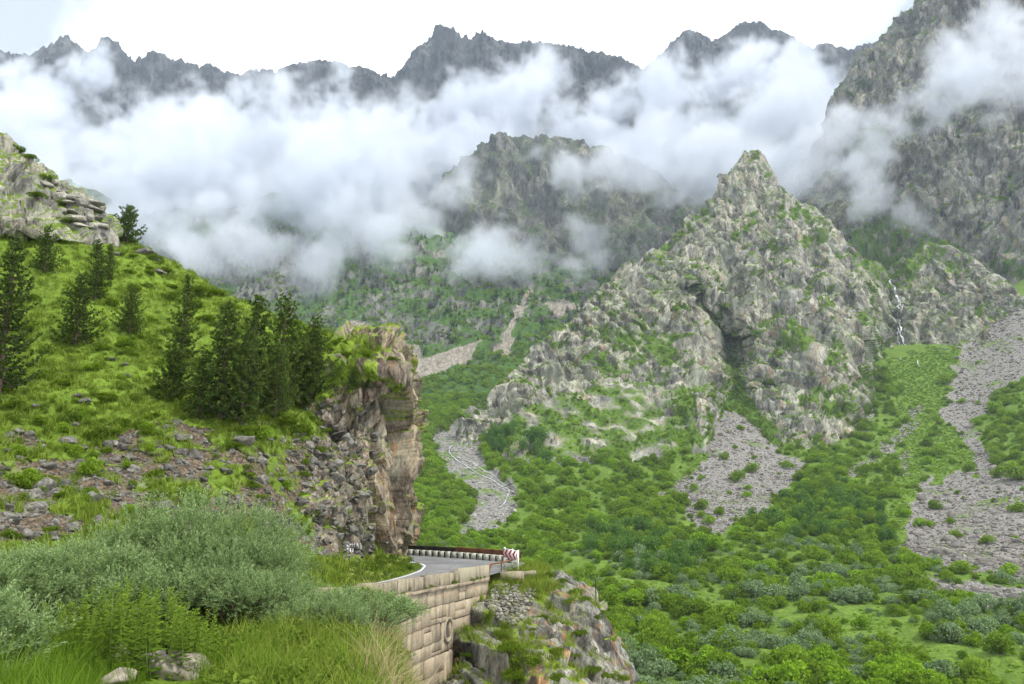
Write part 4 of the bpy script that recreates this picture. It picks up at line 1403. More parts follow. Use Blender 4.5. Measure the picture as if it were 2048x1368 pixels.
def boulder_mat(name, dark, light, lich, s):
    t = NT(name)
    oi = t.n('ShaderNodeObjectInfo')
    g = t.n('ShaderNodeNewGeometry')
    vec = g.outputs['Position']
    n1, n2 = t.noise(1.4 / s, 5, .6, vec), t.noise(8 / s, 4, .65, vec)
    f = t.math('ADD', t.math('MULTIPLY', n1, .5), t.math('MULTIPLY', n2, .5))
    c = t.ramp(f, [(.34, dark), (.64, light)])
    c = t.mix(t.math('MULTIPLY', t.maprange(t.noise(3 / s, 4, .65, vec), .52, .64), .6), c, lich)
    v = t.math('ADD', t.math('MULTIPLY', oi.outputs['Random'], .7), .62)
    cc = t.n('ShaderNodeCombineColor')
    for i in range(3):
        t.l(v, cc.inputs[i])
    c = t.mix(1.0, c, cc.outputs[0], 'MULTIPLY')
    t.principled(c, .92, t.bump(f, .8, .12 * s), .15)
    return t.m


m_boul = boulder_mat('boulder_stone', (0.048, 0.046, 0.041), (0.165, 0.157, 0.135), (0.25, 0.245, 0.205), 0.6)
m_scr = boulder_mat('scree_stone', (0.075, 0.069, 0.061), (0.215, 0.2, 0.174), (0.275, 0.257, 0.225), 2.5)
m_riv = boulder_mat('river_stone', (0.14, 0.14, 0.128), (0.30, 0.295, 0.268), (0.345, 0.335, 0.305), 2.5)
m_cob = boulder_mat('cobble_stone', (0.06, 0.057, 0.052), (0.25, 0.235, 0.2), (0.42, 0.41, 0.34), 0.25)
BOUL = [rock_mesh('boulder', 40 + i, m_boul, fl, 14, 3) for i, fl in enumerate(((1, .8, .62), (1, .7, .5), (1, .9, .8), (1.2, .6, .42), (1, .75, .7), (1.3, .7, .35)))]
COB = [rock_mesh('cobble', 70 + i, m_cob, fl, 12, 2) for i, fl in enumerate(((1, .8, .7), (1, .9, .6), (1.2, .8, .6), (.9, .9, .8)))]

r = hit_near(1024, 1160)
bl = MB()
bl.box((0, 0, 0.35), (1.65, 0.6, 0.72), 0.1, 0.03)
new_obj('concrete_block', bl.mesh('concrete_block', m_par), label='loose weathered concrete block on the terrace above the stone revetment', cat='block', loc=(r[0].x, r[0].y, r[0].z - 0.1))
r2 = hit_near(1050, 1152)
bl = MB()
bl.box((0, 0, 0.15), (1.3, 0.5, 0.35), 0.7, 0.03)
new_obj('concrete_slab', bl.mesh('concrete_slab', m_par), label='flat broken concrete slab in the grass behind the loose block', cat='slab', loc=(r2[0].x + .2, r2[0].y, r2[0].z))

rev = new_obj('stone_revetment', None, label='dark dry stone revetment of round cobbles below the sign terrace', cat='wall')
REVP = [(968, 1190), (985, 1172), (1050, 1168), (1072, 1180), (1060, 1210), (1042, 1245), (1020, 1255), (990, 1232), (972, 1215)]
base_v, base_f, n_c = [], [], 0
for yy_ in range(1168, 1258, 5):
    xx_ = 962 + (yy_ % 2) * 3
    while xx_ < 1075:
        w_px = RND.uniform(6, 11)
        jx, jy = xx_ + w_px / 2, yy_ + RND.uniform(-1.5, 1.5)
        xx_ += w_px * 0.92
        if not inpoly(np.array(jx), np.array(jy), REVP):
            continue
        r = hit([B_crag], jx, jy)
        if not r or n_c > 285:
            continue
        sc = w_px * r[0].y / F * 0.62
        o = new_obj('cobble', RND.choice(COB), rev)
        o.location = r[0] + r[1] * sc * 0.25
        o.rotation_euler = (RND.uniform(-.4, .4), RND.uniform(-.4, .4), RND.uniform(0, 6.3))
        o.scale = (sc, sc, sc * RND.uniform(.75, 1.05))
        n_c += 1

# guard blocks along the outside of the bend, with the rusty beam behind
GL = np.array([(0.15, 63.3), (-1.2, 64.9), (-4.6, 68.3), (-8, 71.3), (-11.4, 73.8), (-15, 76.0), (-19, 78.6)])
GL = dense(GL, 10)
gs = np.concatenate([[0], np.cumsum(np.linalg.norm(np.diff(GL, axis=0), axis=1))])
t = NT('whitewash')
w1 = t.noise(5, 5, .65, t.n('ShaderNodeNewGeometry').outputs['Position'])
t.principled(t.ramp(w1, [(.36, (.2, .2, .16)), (.5, (.46, .46, .39)), (.66, (.66, .66, .58))]), .9, t.bump(w1, .4, .02), .1)
m_white = t.m
gb = MB()
gb.box((0, 0, 0.24), (0.58, 0.34, 0.56), 0, 0.006)
me_gb = gb.mesh('guard_block', m_white)
gp = MB()
gp.box((0, 0, 0.24), (0.22, 0.26, 0.52), 0, 0.004)
me_gp = gp.mesh('guard_block', m_dark)
ORD = 'first second third fourth fifth sixth seventh eighth ninth tenth eleventh twelfth thirteenth fourteenth fifteenth sixteenth seventeenth eighteenth nineteenth twentieth twenty-first twenty-second twenty-third twenty-fourth twenty-fifth twenty-sixth twenty-seventh twenty-eighth'.split()
s, k = 0.1, 0
while s < gs[-1] - 0.4:
    p = np.array([np.interp(s, gs, GL[:, 0]), np.interp(s, gs, GL[:, 1])])
    p2 = np.array([np.interp(s + .3, gs, GL[:, 0]), np.interp(s + .3, gs, GL[:, 1])])
    rz = math.atan2(p2[1] - p[1], p2[0] - p[0])
    z = float(zroad(p[1]))
    px_here = project(np.array([p[0], p[1], z]))[0]
    if px_here > 780:
        o = new_obj('guard_block', me_gb if k % 2 == 0 else me_gp, label=ORD[k // 2] + (' whitewashed' if k % 2 == 0 else ' black painted') + ' concrete guard block along the bend, counted from the sign', cat='block', group=('white' if k % 2 == 0 else 'black') + ' guard blocks along the bend', loc=(p[0], p[1], z), rz=rz)
        o.rotation_euler = (RND.uniform(-.02, .02), RND.uniform(-.03, .03), rz + RND.uniform(-.04, .04))
    s += 0.40
    k += 1
rail = new_obj('guard_rail', None, label='low rusty steel crash barrier behind the painted guard blocks', cat='barrier')


def beam(name, line, z0, z1, mat, th_=0.05, off=0.0):
    line = np.asarray(line)
    tn = np.gradient(line[:, :2], axis=0)
    tn /= np.linalg.norm(tn, axis=1)[:, None]
    nr = np.stack([-tn[:, 1], tn[:, 0]], -1)
    prof = [(0, z0), (th_, z0 + .06), (th_ * .3, (z0 + z1) / 2), (th_, z1 - .06), (0, z1), (-.02, z1), (-.02, z0)]
    V = np.array([[(*(line[i, :2] + nr[i] * (o + off)), line[i, 2] + z) for o, z in prof] for i in range(len(line))])
    m_, n_ = V.shape[:2]
    i = np.arange(m_ - 1)[:, None] * n_
    j = np.arange(n_)[None]
    j2 = (j + 1) % n_
    q_ = np.stack([i + j, i + j2, i + n_ + j2, i + n_ + j], -1).reshape(-1, 4)
    me = bpy.data.meshes.new(name)
    set_mesh(me, V.reshape(-1, 3), q_)
    me.materials.append(mat)
    return me


GLo = np.column_stack([GL + np.array([0.30, 0.34]), zroad(GL[:, 1])])
GLo = np.vstack([GLo[0] + np.array([0.3, -0.2, 0.0]), GLo])
new_obj('beam', beam('beam', GLo[:24], 0.40, 0.90, m_rust), rail)
new_obj('beam', beam('beam', GLo[23:], 0.42, 0.86, m_dark), rail)
pm = MB()
pm.box((0, 0, 0.3), (0.1, 0.1, 1.1), 0)
me_pm = pm.mesh('post', m_rust)
for i in range(1, len(GLo), 5):
    new_obj('post', me_pm, rail, loc=tuple(GLo[i] + np.array([.12, .12, 0])))
# bent rail stub by the wall end
stub = MB()
a0, a1 = wpt(WLEN), np.array([0.1, 59.6, float(zroad(59.6))])
stub.tube([a0 + np.array([0, 0, .5]), a0 + np.array([.1, .6, .85]), (a0 + a1) / 2 + np.array([0, 0, .72]), a1 + np.array([0, 0, .62]), a1 + np.array([.5, 1.2, .5])], 0.06)
stub.tube([a0 + np.array([0.05, .1, .1]), a0 + np.array([.1, .3, .6]), a0 + np.array([.25, .5, .9])], 0.045)
stub.tube([(a0 + a1) / 2 + np.array([0, 0, -.3]), (a0 + a1) / 2 + np.array([0, 0, .75])], 0.045)
new_obj('bent_rail', stub.mesh('bent_rail', m_rust), label='bent rusty rail stub bridging the wall end and the sign', cat='rail')

# chevron sign
t = NT('sign_white'); t.principled((0.78, 0.77, 0.75), 0.5); m_sw = t.m
t = NT('sign_red'); t.principled((0.42, 0.02, 0.03), 0.5); m_sr = t.m
t = NT('sign_post_dark'); t.principled((0.07, 0.07, 0.07), 0.7); m_sd = t.m
A, Bp = P(1007, 1096, 60.3), P(1035, 1099, 58.8)
ux = (Bp - A); ux[2] = 0; wdt = np.linalg.norm(ux); ux /= wdt
un = np.array([ux[1], -ux[0], 0.0])
sign = new_obj('chevron_sign', None, label='red and white chevron bend sign on three white posts', cat='sign', loc=tuple(A))
hS = 0.66
def sloc(u_, v_, o_):
    return ux * u_ + np.array([0, 0, v_ - 0.045 * u_]) + un * o_
V = np.array([sloc(u_, v_, o_) for v_, in ((-hS,), (0,)) for (u_, o_) in ((0, 0.02), (wdt, 0.02), (wdt, -0.02), (0, -0.02))])
me = bpy.data.meshes.new('board'); set_mesh(me, V, hexa(0)); me.materials.append(m_sw)
board = new_obj('board', me, sign)
sw = wdt / 3.55
for k in range(5):
    x0 = -0.02 + (k - 0.85) * sw * 0.98 + sw * .25
    pts = []
    tw = sw * 0.42
    poly = [(x0 + sw * .55, -0.03), (x0 + sw * .55 + tw, -0.03), (x0 + tw, -hS / 2), (x0 + sw * .55 + tw, -hS + .03), (x0 + sw * .55, -hS + .03), (x0, -hS / 2)]
    poly = [(min(max(a, 0.03), wdt - 0.03), b) for a, b in poly]
    if max(a for a, b in poly) - min(a for a, b in poly) < 0.02:
        continue
    V = np.array([sloc(a, b, o_) for o_ in (0.026, 0.021) for a, b in poly])
    Fq = [np.array([(0, 1, 2, 5), (5, 2, 3, 4)])]
    me = bpy.data.meshes.new('chevron'); set_mesh(me, V[:6], Fq); me.materials.append(m_sr)
    new_obj('chevron', me, board)
for (u_, zl, zd) in ((0.04, -1.30, -1.45), (wdt * .58, -1.15, -1.75), (wdt - .04, -1.38, -1.95)):
    pb = MB()
    c = sloc(u_, 0, -0.08)
    pb.box((c[0], c[1], (zl + .05) / 2 + c[2]), (0.11, 0.11, -zl + .05), 0.2)
    po = new_obj('post', pb.mesh('post', m_sw), sign)
    pb = MB()
    pb.box((c[0], c[1], c[2] + (zl + zd) / 2 - 0.15), (0.105, 0.105, zl - zd + .3), 0.2)
    new_obj('post_foot', pb.mesh('post_foot', m_sd), po)

# white painted lettering on the cliff
m_pt = NT('wall_paint'); pn_ = m_pt.noise(8, 3, .6); m_pt.principled(m_pt.ramp(pn_, [(.35, (.22, .22, .22)), (.6, (.6, .6, .61))]), .7); m_pt = m_pt.m
gr = MB()
GL5 = {'A': [((0, 0), (.4, 1)), ((.4, 1), (.8, 0)), ((.2, .4), (.6, .4))], 'I': [((0, 0), (0, 1)), ((0, 0), (.6, 1)), ((.6, 0), (.6, 1))], 'N': [((0, 0), (0, 1)), ((0, .5), (.6, .5)), ((.6, 0), (.6, 1))],
       'E': [((0, 0), (0, 1)), ((0, 0), (.5, 0)), ((0, .5), (.45, .5)), ((0, 1), (.5, 1))], 'G': [((0, 0), (0, 1)), ((0, 1), (.5, 1))], 'C': [((.5, .1), (.1, 0)), ((.1, 0), (0, .5)), ((0, .5), (.1, 1)), ((.1, 1), (.5, .9))], 'U': [((0, 0), (0, 1)), ((0, 0), (.5, 0)), ((.5, -.2), (.5, 1))],
       '(': [((.1, 1.0), (.45, .55)), ((.45, .55), (.5, 0.0)), ((.5, 0), (.4, -.5))]}
def gpt(px_, py_):
    r_ = hit([B_cliff, B_hill], px_, py_)
    return None if r_ is None else np.array(r_[0] + (Vector((0, 0, 0)) - r_[0]).normalized() * 0.16)
for word, x0, y0, ch_, cw in (('AINA(', 691, 1094, 8.5, 7.0), ('GEBEU', 690, 1104, 7.5, 5.2)):
    for k, chr_ in enumerate(word):
        for (a, b) in GL5.get(chr_, GL5['E']):
            pa, pb_ = [(x0 + k * cw + q_[0] * cw * .95, y0 - q_[1] * ch_) for q_ in (a, b)]
            dx, dy = pb_[0] - pa[0], pb_[1] - pa[1]
            ln = math.hypot(dx, dy)
            nx, ny = -dy / ln * .85, dx / ln * .85
            m_ = 4
            for i in range(m_):
                f0, f1 = i / m_, (i + 1) / m_
                quad = [gpt(pa[0] + dx * f + sx * nx, pa[1] + dy * f + sx * ny) for f, sx in ((f0, 1), (f1, 1), (f1, -1), (f0, -1))]
                if any(q_ is None for q_ in quad) or max(np.linalg.norm(q_ - quad[0]) for q_ in quad) > 1.2:
                    continue
                gr.add(np.array(quad), np.array([(0, 1, 2, 3)]))
new_obj('painted_lettering', gr.mesh('painted_lettering', m_pt), label='two lines of rough white lettering painted on the rock by the road', cat='graffiti')
# ------------------------------------------------------------------ vegetation builders
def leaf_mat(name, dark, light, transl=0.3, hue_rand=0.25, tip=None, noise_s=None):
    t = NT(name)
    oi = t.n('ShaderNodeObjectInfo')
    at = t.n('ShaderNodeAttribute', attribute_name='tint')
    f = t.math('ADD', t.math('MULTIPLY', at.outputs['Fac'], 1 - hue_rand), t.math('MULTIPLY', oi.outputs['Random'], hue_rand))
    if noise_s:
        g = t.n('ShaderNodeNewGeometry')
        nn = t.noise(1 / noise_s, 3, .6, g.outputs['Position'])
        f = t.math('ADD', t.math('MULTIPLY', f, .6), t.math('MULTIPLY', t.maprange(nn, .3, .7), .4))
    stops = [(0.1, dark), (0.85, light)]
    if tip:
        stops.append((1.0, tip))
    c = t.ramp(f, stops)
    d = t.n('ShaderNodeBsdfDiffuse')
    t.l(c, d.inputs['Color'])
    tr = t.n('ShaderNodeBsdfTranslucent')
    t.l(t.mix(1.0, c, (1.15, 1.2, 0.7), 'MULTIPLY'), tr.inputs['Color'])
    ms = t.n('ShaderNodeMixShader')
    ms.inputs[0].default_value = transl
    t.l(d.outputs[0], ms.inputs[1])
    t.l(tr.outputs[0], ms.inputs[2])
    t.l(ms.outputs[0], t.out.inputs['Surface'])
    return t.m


def unit(v):
    return v / (np.linalg.norm(v, axis=-1)[..., None] + 1e-9)


def leaves_mesh(name, c, u, w, L, W, tint, mat, bend=None):
    """one diamond leaf per row: centre c, long axis u, side axis w"""
    L = np.broadcast_to(np.asarray(L, float), (len(c),))[:, None]
    W = np.broadcast_to(np.asarray(W, float), (len(c),))[:, None]
    u, w = unit(u), unit(w)
    n = np.cross(u, w)
    a = c - u * L * .5
    b = c + u * L * .5
    m = c + u * L * 0.02 + n * L * 0.10
    V = np.stack([a, m + w * W * .5, b, m - w * W * .5], 1).reshape(-1, 3)
    k = np.arange(len(c))[:, None] * 4
    me = bpy.data.meshes.new(name)
    set_mesh(me, V, k + np.array([[0, 1, 2, 3]]))
    at = me.attributes.new('tint', 'FLOAT', 'POINT')
    at.data.foreach_set('value', np.repeat(np.asarray(tint, np.float32), 4))
    me.materials.append(mat)
    return me


def shrub_leaves(seed, n, leaf, lobes=9, flat=1.0, spiky=0.0, spread=1.0):
    """leaf cloud of a rounded shrub about 1 m in radius, base at z=0; returns arrays"""
    r = np.random.default_rng(seed)
    C, R = [], []
    for k in range(lobes):
        a = r.uniform(0, 6.28)
        rr = r.uniform(0.1, 0.62) * spread
        C.append((math.cos(a) * rr, math.sin(a) * rr, r.uniform(.35, 1.0) * (1.15 - rr * .6) * flat))
        R.append(r.uniform(.3, .52))
    C, R = np.array(C), np.array(R)
    k = r.integers(0, lobes, n)
    d = unit(r.normal(size=(n, 3)) + np.array([0, 0, .35]))
    rad_ = R[k] * r.uniform(.62, 1.05, n) ** .6
    c = C[k] + d * rad_[:, None] * np.array([1, 1, .85 * flat])
    c[:, 2] = np.maximum(c[:, 2], .03)
    c += (fbm(c * 3 + seed, 2) * .08)[:, None] * d
    u = unit(d * (.4 + spiky) + r.normal(size=(n, 3)) * .7 + np.array([0, 0, .25]))
    w = unit(np.cross(u, d + r.normal(size=(n, 3)) * .5))
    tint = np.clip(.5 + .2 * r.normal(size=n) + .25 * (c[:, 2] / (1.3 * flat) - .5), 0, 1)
    return c, u, w, leaf * r.uniform(.7, 1.3, n), tint


def stems_mesh(name, mat, n, h, spread, r0, seed):
    r = random.Random(seed)
    mb = MB()
    for k in range(n):
        a, s_ = r.uniform(0, 6.28), r.uniform(.2, 1) * spread
        pts = [(0.06 * math.cos(a), .06 * math.sin(a), -0.15), (s_ * .35 * math.cos(a), s_ * .35 * math.sin(a), h * .4), (s_ * math.cos(a + .3), s_ * math.sin(a + .3), h * r.uniform(.75, 1))]
        mb.tube(dense(np.array(pts), 3), np.linspace(r0, r0 * .3, 7), 5)
    return mb.mesh(name, mat)


t = NT('bark'); bn = t.noise(9, 4, .6); t.principled(t.ramp(bn, [(.3, (.05, .037, .027)), (.7, (.14, .105, .08))]), .95, t.bump(bn, .6, .03), .1); m_bark = t.m
m_shrub = leaf_mat('shrub_leaf', (0.075, 0.135, 0.014), (0.215, 0.33, 0.035), .42, .45)
m_bright = leaf_mat('bright_leaf', (0.10, 0.2, 0.014), (0.25, 0.40, 0.035), .4, .3)
m_grey = leaf_mat('grey_leaf', (0.09, 0.15, 0.065), (0.24, 0.33, 0.17), .25, .3)
m_darkl = leaf_mat('dark_leaf', (0.045, 0.11, 0.02), (0.12, 0.22, 0.045), .35, .3)
m_jun = leaf_mat('juniper_needle', (0.045, 0.085, 0.010), (0.16, 0.24, 0.022), .25, .3)
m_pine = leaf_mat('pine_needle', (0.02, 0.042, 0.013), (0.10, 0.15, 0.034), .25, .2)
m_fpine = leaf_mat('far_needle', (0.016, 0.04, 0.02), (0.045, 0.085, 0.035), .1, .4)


def shrub_set(name, mat, seeds, n, leaf, ratio=.6, **kw):
    out = []
    for s_ in seeds:
        c, u_, w_, L, ti = shrub_leaves(s_, n, leaf, **kw)
        out.append(leaves_mesh(name, c, u_, w_, L, L * ratio, ti, mat))
    return out


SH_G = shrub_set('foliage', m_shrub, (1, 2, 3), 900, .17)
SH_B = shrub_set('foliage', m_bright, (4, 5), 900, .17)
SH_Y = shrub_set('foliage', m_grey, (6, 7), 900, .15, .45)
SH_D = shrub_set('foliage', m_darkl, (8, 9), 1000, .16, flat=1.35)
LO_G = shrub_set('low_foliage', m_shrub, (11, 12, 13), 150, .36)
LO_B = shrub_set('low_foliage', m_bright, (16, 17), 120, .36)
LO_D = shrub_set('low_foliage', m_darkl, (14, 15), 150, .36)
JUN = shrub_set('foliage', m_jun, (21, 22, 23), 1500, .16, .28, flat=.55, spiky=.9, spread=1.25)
ST_M = stems_mesh('stem', m_bark, 6, .9, .5, .035, 3)


def conifer_low(seed):
    r = np.random.default_rng(seed)
    n = 130
    h = r.uniform(.04, 1, n)
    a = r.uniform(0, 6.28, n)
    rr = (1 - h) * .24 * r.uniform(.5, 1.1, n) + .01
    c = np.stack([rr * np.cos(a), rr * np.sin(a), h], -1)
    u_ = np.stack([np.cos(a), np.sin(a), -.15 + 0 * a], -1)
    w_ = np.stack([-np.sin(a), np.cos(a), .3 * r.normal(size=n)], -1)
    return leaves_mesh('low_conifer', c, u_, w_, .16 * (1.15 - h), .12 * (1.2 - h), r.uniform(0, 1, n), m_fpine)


FC = [conifer_low(s_) for s_ in (1, 2, 3)]


def scatter_pts(S, weight, n, seed, xlim=(-60, 2110), ylim=(-60, 1430)):
    r = np.random.default_rng(seed)
    G = S.G
    e1 = G[1:, :-1] - G[:-1, :-1]
    e2 = G[:-1, 1:] - G[:-1, :-1]
    area = np.linalg.norm(np.cross(e1, e2), axis=-1)
    w = area * weight[:-1, :-1]
    px, py = S.px[:-1, :-1], S.py[:-1, :-1]
    w = np.where((px > xlim[0]) & (px < xlim[1]) & (py > ylim[0]) & (py < ylim[1]), w, 0).reshape(-1)
    if w.sum() <= 0:
        return np.zeros((0, 3)), np.zeros((0, 3))
    k = r.choice(len(w), n, p=w / w.sum())
    a, b = r.uniform(size=(2, n, 1))
    i, j = np.unravel_index(k, area.shape)
    p = G[i, j] * (1 - a) * (1 - b) + G[i + 1, j] * a * (1 - b) + G[i, j + 1] * (1 - a) * b + G[i + 1, j + 1] * a * b
    return p, S.N[i, j]


def stuff(name, label, pts, scale, meshes, cat='shrubs', tilt=0.12, seed=0, zs=None, nrm=None):
    """one uncountable mass: instances of a few meshes on points"""
    r = np.random.default_rng(seed + 99)
    n = len(pts)
    me = bpy.data.meshes.new(name)
    me.vertices.add(n)
    me.vertices.foreach_set('co', np.asarray(pts, np.float32).reshape(-1))
    rot = np.stack([r.normal(0, tilt, n), r.normal(0, tilt, n), r.uniform(0, 6.283, n)], -1).astype(np.float32)
    scale = np.broadcast_to(np.asarray(scale, float), (n,))
    sc = np.stack([scale, scale, scale * (zs if zs is not None else r.uniform(.8, 1.2, n))], -1).astype(np.float32)
    a = me.attributes.new('rot', 'FLOAT_VECTOR', 'POINT'); a.data.foreach_set('vector', rot.reshape(-1))
    a = me.attributes.new('scl', 'FLOAT_VECTOR', 'POINT'); a.data.foreach_set('vector', sc.reshape(-1))
    a = me.attributes.new('pick', 'INT', 'POINT'); a.data.foreach_set('value', r.integers(0, len(meshes), n).astype(np.int32))
    col = bpy.data.collections.new(name + '_kinds')
    for m_ in meshes:
        col.objects.link(bpy.data.objects.new(name + '_kind', m_))
    ng = bpy.data.node_groups.new(name, 'GeometryNodeTree')
    ng.interface.new_socket('Geometry', in_out='INPUT', socket_type='NodeSocketGeometry')
    ng.interface.new_socket('Geometry', in_out='OUTPUT', socket_type='NodeSocketGeometry')
    N, L = ng.nodes, ng.links
    gi, go = N.new('NodeGroupInput'), N.new('NodeGroupOutput')
    ip = N.new('GeometryNodeInstanceOnPoints')
    ci = N.new('GeometryNodeCollectionInfo')
    ci.inputs['Collection'].default_value = col
    ci.inputs['Separate Children'].default_value = True
    ci.inputs['Reset Children'].default_value = True
    ip.inputs['Pick Instance'].default_value = True
    for nm, ty, so in (('rot', 'FLOAT_VECTOR', 'Rotation'), ('scl', 'FLOAT_VECTOR', 'Scale'), ('pick', 'INT', 'Instance Index')):
        na = N.new('GeometryNodeInputNamedAttribute')
        na.data_type = ty
        na.inputs['Name'].default_value = nm
        L.new(na.outputs['Attribute'], ip.inputs[so])
    L.new(gi.outputs[0], ip.inputs['Points'])
    L.new(ci.outputs[0], ip.inputs['Instance'])
    L.new(ip.outputs[0], go.inputs[0])
    o = new_obj(name, me, label=label, cat=cat, kind='stuff')
    md = o.modifiers.new('scatter', 'NODES')
    md.node_group = ng
    return o


def on_poly(S, poly, jitter=0.0):
    return inpoly(S.px, S.py, poly).astype(float)


# ---- the green mass of the valley
S = S_val
mdb = VAL['meadow'].astype(float)
for _ in range(12):
    mdb = (mdb + np.roll(mdb, 1, 0) + np.roll(mdb, -1, 0) + np.roll(mdb, 1, 1) + np.roll(mdb, -1, 1)) / 5
free = ((~VAL['scree']) & (~VAL['meadow']) & ((mdb < .13) | (S.py < 1110))).astype(float)
dist = S.G[..., 1]
shr_n = smooth(-.35, .15, fbm(S.G / 16 + 4, 3))
near_w = (free * (0.3 + .7 * shr_n) + .03 * VAL['fan'] + .03 * VAL['meadow']) / np.maximum(dist, 90) ** 1.15 * (dist > 95) * (dist < 720)
pts, nr = scatter_pts(S, near_w, 10500, 21)
d = pts[:, 1]
pxv, pyv = project(pts)
keep = ~((pxv < 1290) & (pyv > 1150 + (1290 - pxv) * .1) & (pxv < 860)) & (pxv > 760)
pts, d, pxv, pyv = pts[keep], d[keep], pxv[keep], pyv[keep]
r_ = np.random.default_rng(5)
size = np.clip(r_.lognormal(.28, .55, len(pts)), .4, 3.8) * (0.75 + d / 600)
kindn = fbm(pts / 30 + 50, 2) + .35 * r_.normal(size=len(pts))
greyish = (kindn > .30) & (pyv > 1090)
bright = (kindn < -.42)
pts[:, 2] -= size * .12
big = size / d
order = np.argsort(-big)
individ = order[:270]
mask_i = np.zeros(len(pts), bool)
mask_i[individ] = True
rest = ~mask_i
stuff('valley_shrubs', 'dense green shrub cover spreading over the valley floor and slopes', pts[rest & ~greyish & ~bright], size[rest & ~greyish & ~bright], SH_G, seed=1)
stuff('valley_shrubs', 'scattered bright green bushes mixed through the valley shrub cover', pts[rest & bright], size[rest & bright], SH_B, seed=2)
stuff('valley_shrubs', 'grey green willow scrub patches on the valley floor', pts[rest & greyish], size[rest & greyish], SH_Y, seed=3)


def plant(name, label, cat, group, loc, rz, scale, fol, stem=None, tilt=(0, 0)):
    e = new_obj(name, None, label=label, cat=cat, group=group, loc=loc)
    e.rotation_euler = (tilt[0], tilt[1], rz)
    e.scale = scale if isinstance(scale, tuple) else (scale, scale, scale)
    new_obj('foliage', fol, e)
    if stem:
        new_obj('stem', stem, e)
    return e


for k in individ:
    fol, nm = (RND.choice(SH_Y), 'grey green willow bush') if greyish[k] else ((RND.choice(SH_B), 'bright green leafy bush') if bright[k] else (RND.choice(SH_G), 'green leafy bush'))
    where = 'at the foot of the crag' if pxv[k] < 1330 else ('near the lower right corner' if pxv[k] > 1750 else 'on the open valley floor')
    hgt_ = 'below the grassy strip' if pyv[k] > 1235 else 'above the grassy strip'
    s_ = float(size[k])
    plant('bush', f'{nm} {hgt_} {where}', 'bush', f'{nm}es {hgt_} {where}', tuple(pts[k]), RND.uniform(0, 6.28), (s_, s_, s_ * RND.uniform(.85, 1.25)), fol, ST_M)

# tall dark alder groups
ald = [inpoly(S.px, S.py, [(1160, 1065), (1240, 1050), (1330, 1075), (1390, 1110), (1400, 1150), (1330, 1165), (1240, 1140), (1170, 1100)]),
       inpoly(S.px, S.py, [(1480, 1040), (1560, 1000), (1650, 960), (1720, 980), (1790, 1060), (1780, 1090), (1680, 1080), (1560, 1080)])]
pa, _ = scatter_pts(S, ald[0].astype(float), 60, 31)
pb_, _ = scatter_pts(S, ald[1].astype(float), 150, 32)
pa = np.concatenate([pa, pb_])
for i, p in enumerate(pa):
    s_ = RND.uniform(2.6, 4.2) * (1 if i < 60 else .95)
    grp = 'grove below the grey scree fan' if i < 60 else 'wood between the two scree fans'
    ax_, ay_ = project(p)
    if i < 60:
        pos_ = ('left side', 'middle', 'right side')[int(np.clip((ax_ - 1160) // 80, 0, 2))] + (', upper edge' if ay_ < 1095 else ', lower edge')
    else:
        pos_ = ('left end', 'left of centre', 'right of centre', 'right end')[int(np.clip((ax_ - 1480) // 78, 0, 3))] + (', top' if ay_ < 1010 else (', middle' if ay_ < 1055 else ', bottom'))
    plant('alder_tree', f'dark rounded alder in the {grp}, {pos_}', 'tree', f'alders in the {grp}', (p[0], p[1], p[2] - .4), RND.uniform(0, 6.28), (s_, s_, s_ * RND.uniform(1.1, 1.5)), RND.choice(SH_D if i < 60 else SH_G + SH_D), ST_M)
# blue green willow clump by the stream bend, single big bush masses at the right
cl = inpoly(S_pk.px, S_pk.py, [(965, 880), (1010, 850), (1060, 865), (1100, 905), (1090, 930), (1000, 925)])
pc, _ = scatter_pts(S_pk, cl.astype(float), 46, 33)
for p in pc:
    s_ = RND.uniform(5, 8)
    plant('willow_tree', 'blue green willow in the rounded grove beside the stream bend', 'tree', 'willows in the grove by the stream bend', (p[0], p[1] - 4, p[2] - 1.5), RND.uniform(0, 6.28), (s_, s_, s_ * 1.15), RND.choice(SH_D), ST_M)
for (px_, py_, s_, lab) in ((2040, 960, 8.5, 'large rounded bush on the scree edge at the right border'), (1860, 1180, 3.4, 'leafy bush at the left end of the lower stone strip'), (1350, 1345, 4.0, 'bright round tree at the bottom beside the crag'), (1420, 1350, 4.2, 'bright round tree right of its twin near the bottom edge'), (1395, 1300, 2.4, 'tall bright bush above the two round trees at the bottom')):
    dvec = Vector(P(px_, py_, 1)).normalized()
    rr = bvh_of(S_val).ray_cast(Vector((0, 0, 0)), dvec) if 'B_val' not in globals() else B_val.ray_cast(Vector((0, 0, 0)), dvec)
    if rr[0]:
        plant('bush', lab, 'bush', None, (rr[0].x, rr[0].y, rr[0].z - .4), RND.uniform(0, 6.28), s_, SH_B[0] if 'bright' in lab else SH_G[1], ST_M)

# shrubs over the peak's ledges, the cliffs and the left valley side
S = S_pk
w = (vg_pk > .62) * np.where(S.py > 780, 1.0, .7)
pts, _ = scatter_pts(S, w, 16000, 41)
r_ = np.random.default_rng(6)
stuff('ledge_shrubs', 'low dark green scrub covering the ledges and foot of the rock peak', pts, np.clip(r_.lognormal(.15, .4, len(pts)), .5, 3.4), LO_G, seed=4, zs=r_.uniform(.5, .9, len(pts)) * np.clip(r_.lognormal(.15, .4, len(pts)), .5, 2.5))
S = S_rc
pts, _ = scatter_pts(S, (vg_rc > .55).astype(float), 5000, 42)
stuff('ledge_shrubs', 'scrub growing in the cracks of the right hand cliffs', pts, np.clip(r_.lognormal(.4, .4, len(pts)), .6, 4), LO_G, seed=5)
S = S_left
wood = (~scree_left) * smooth(.0, .5, fbm(S.G / 60 + 2, 3) + .25) * (S.py > 440)
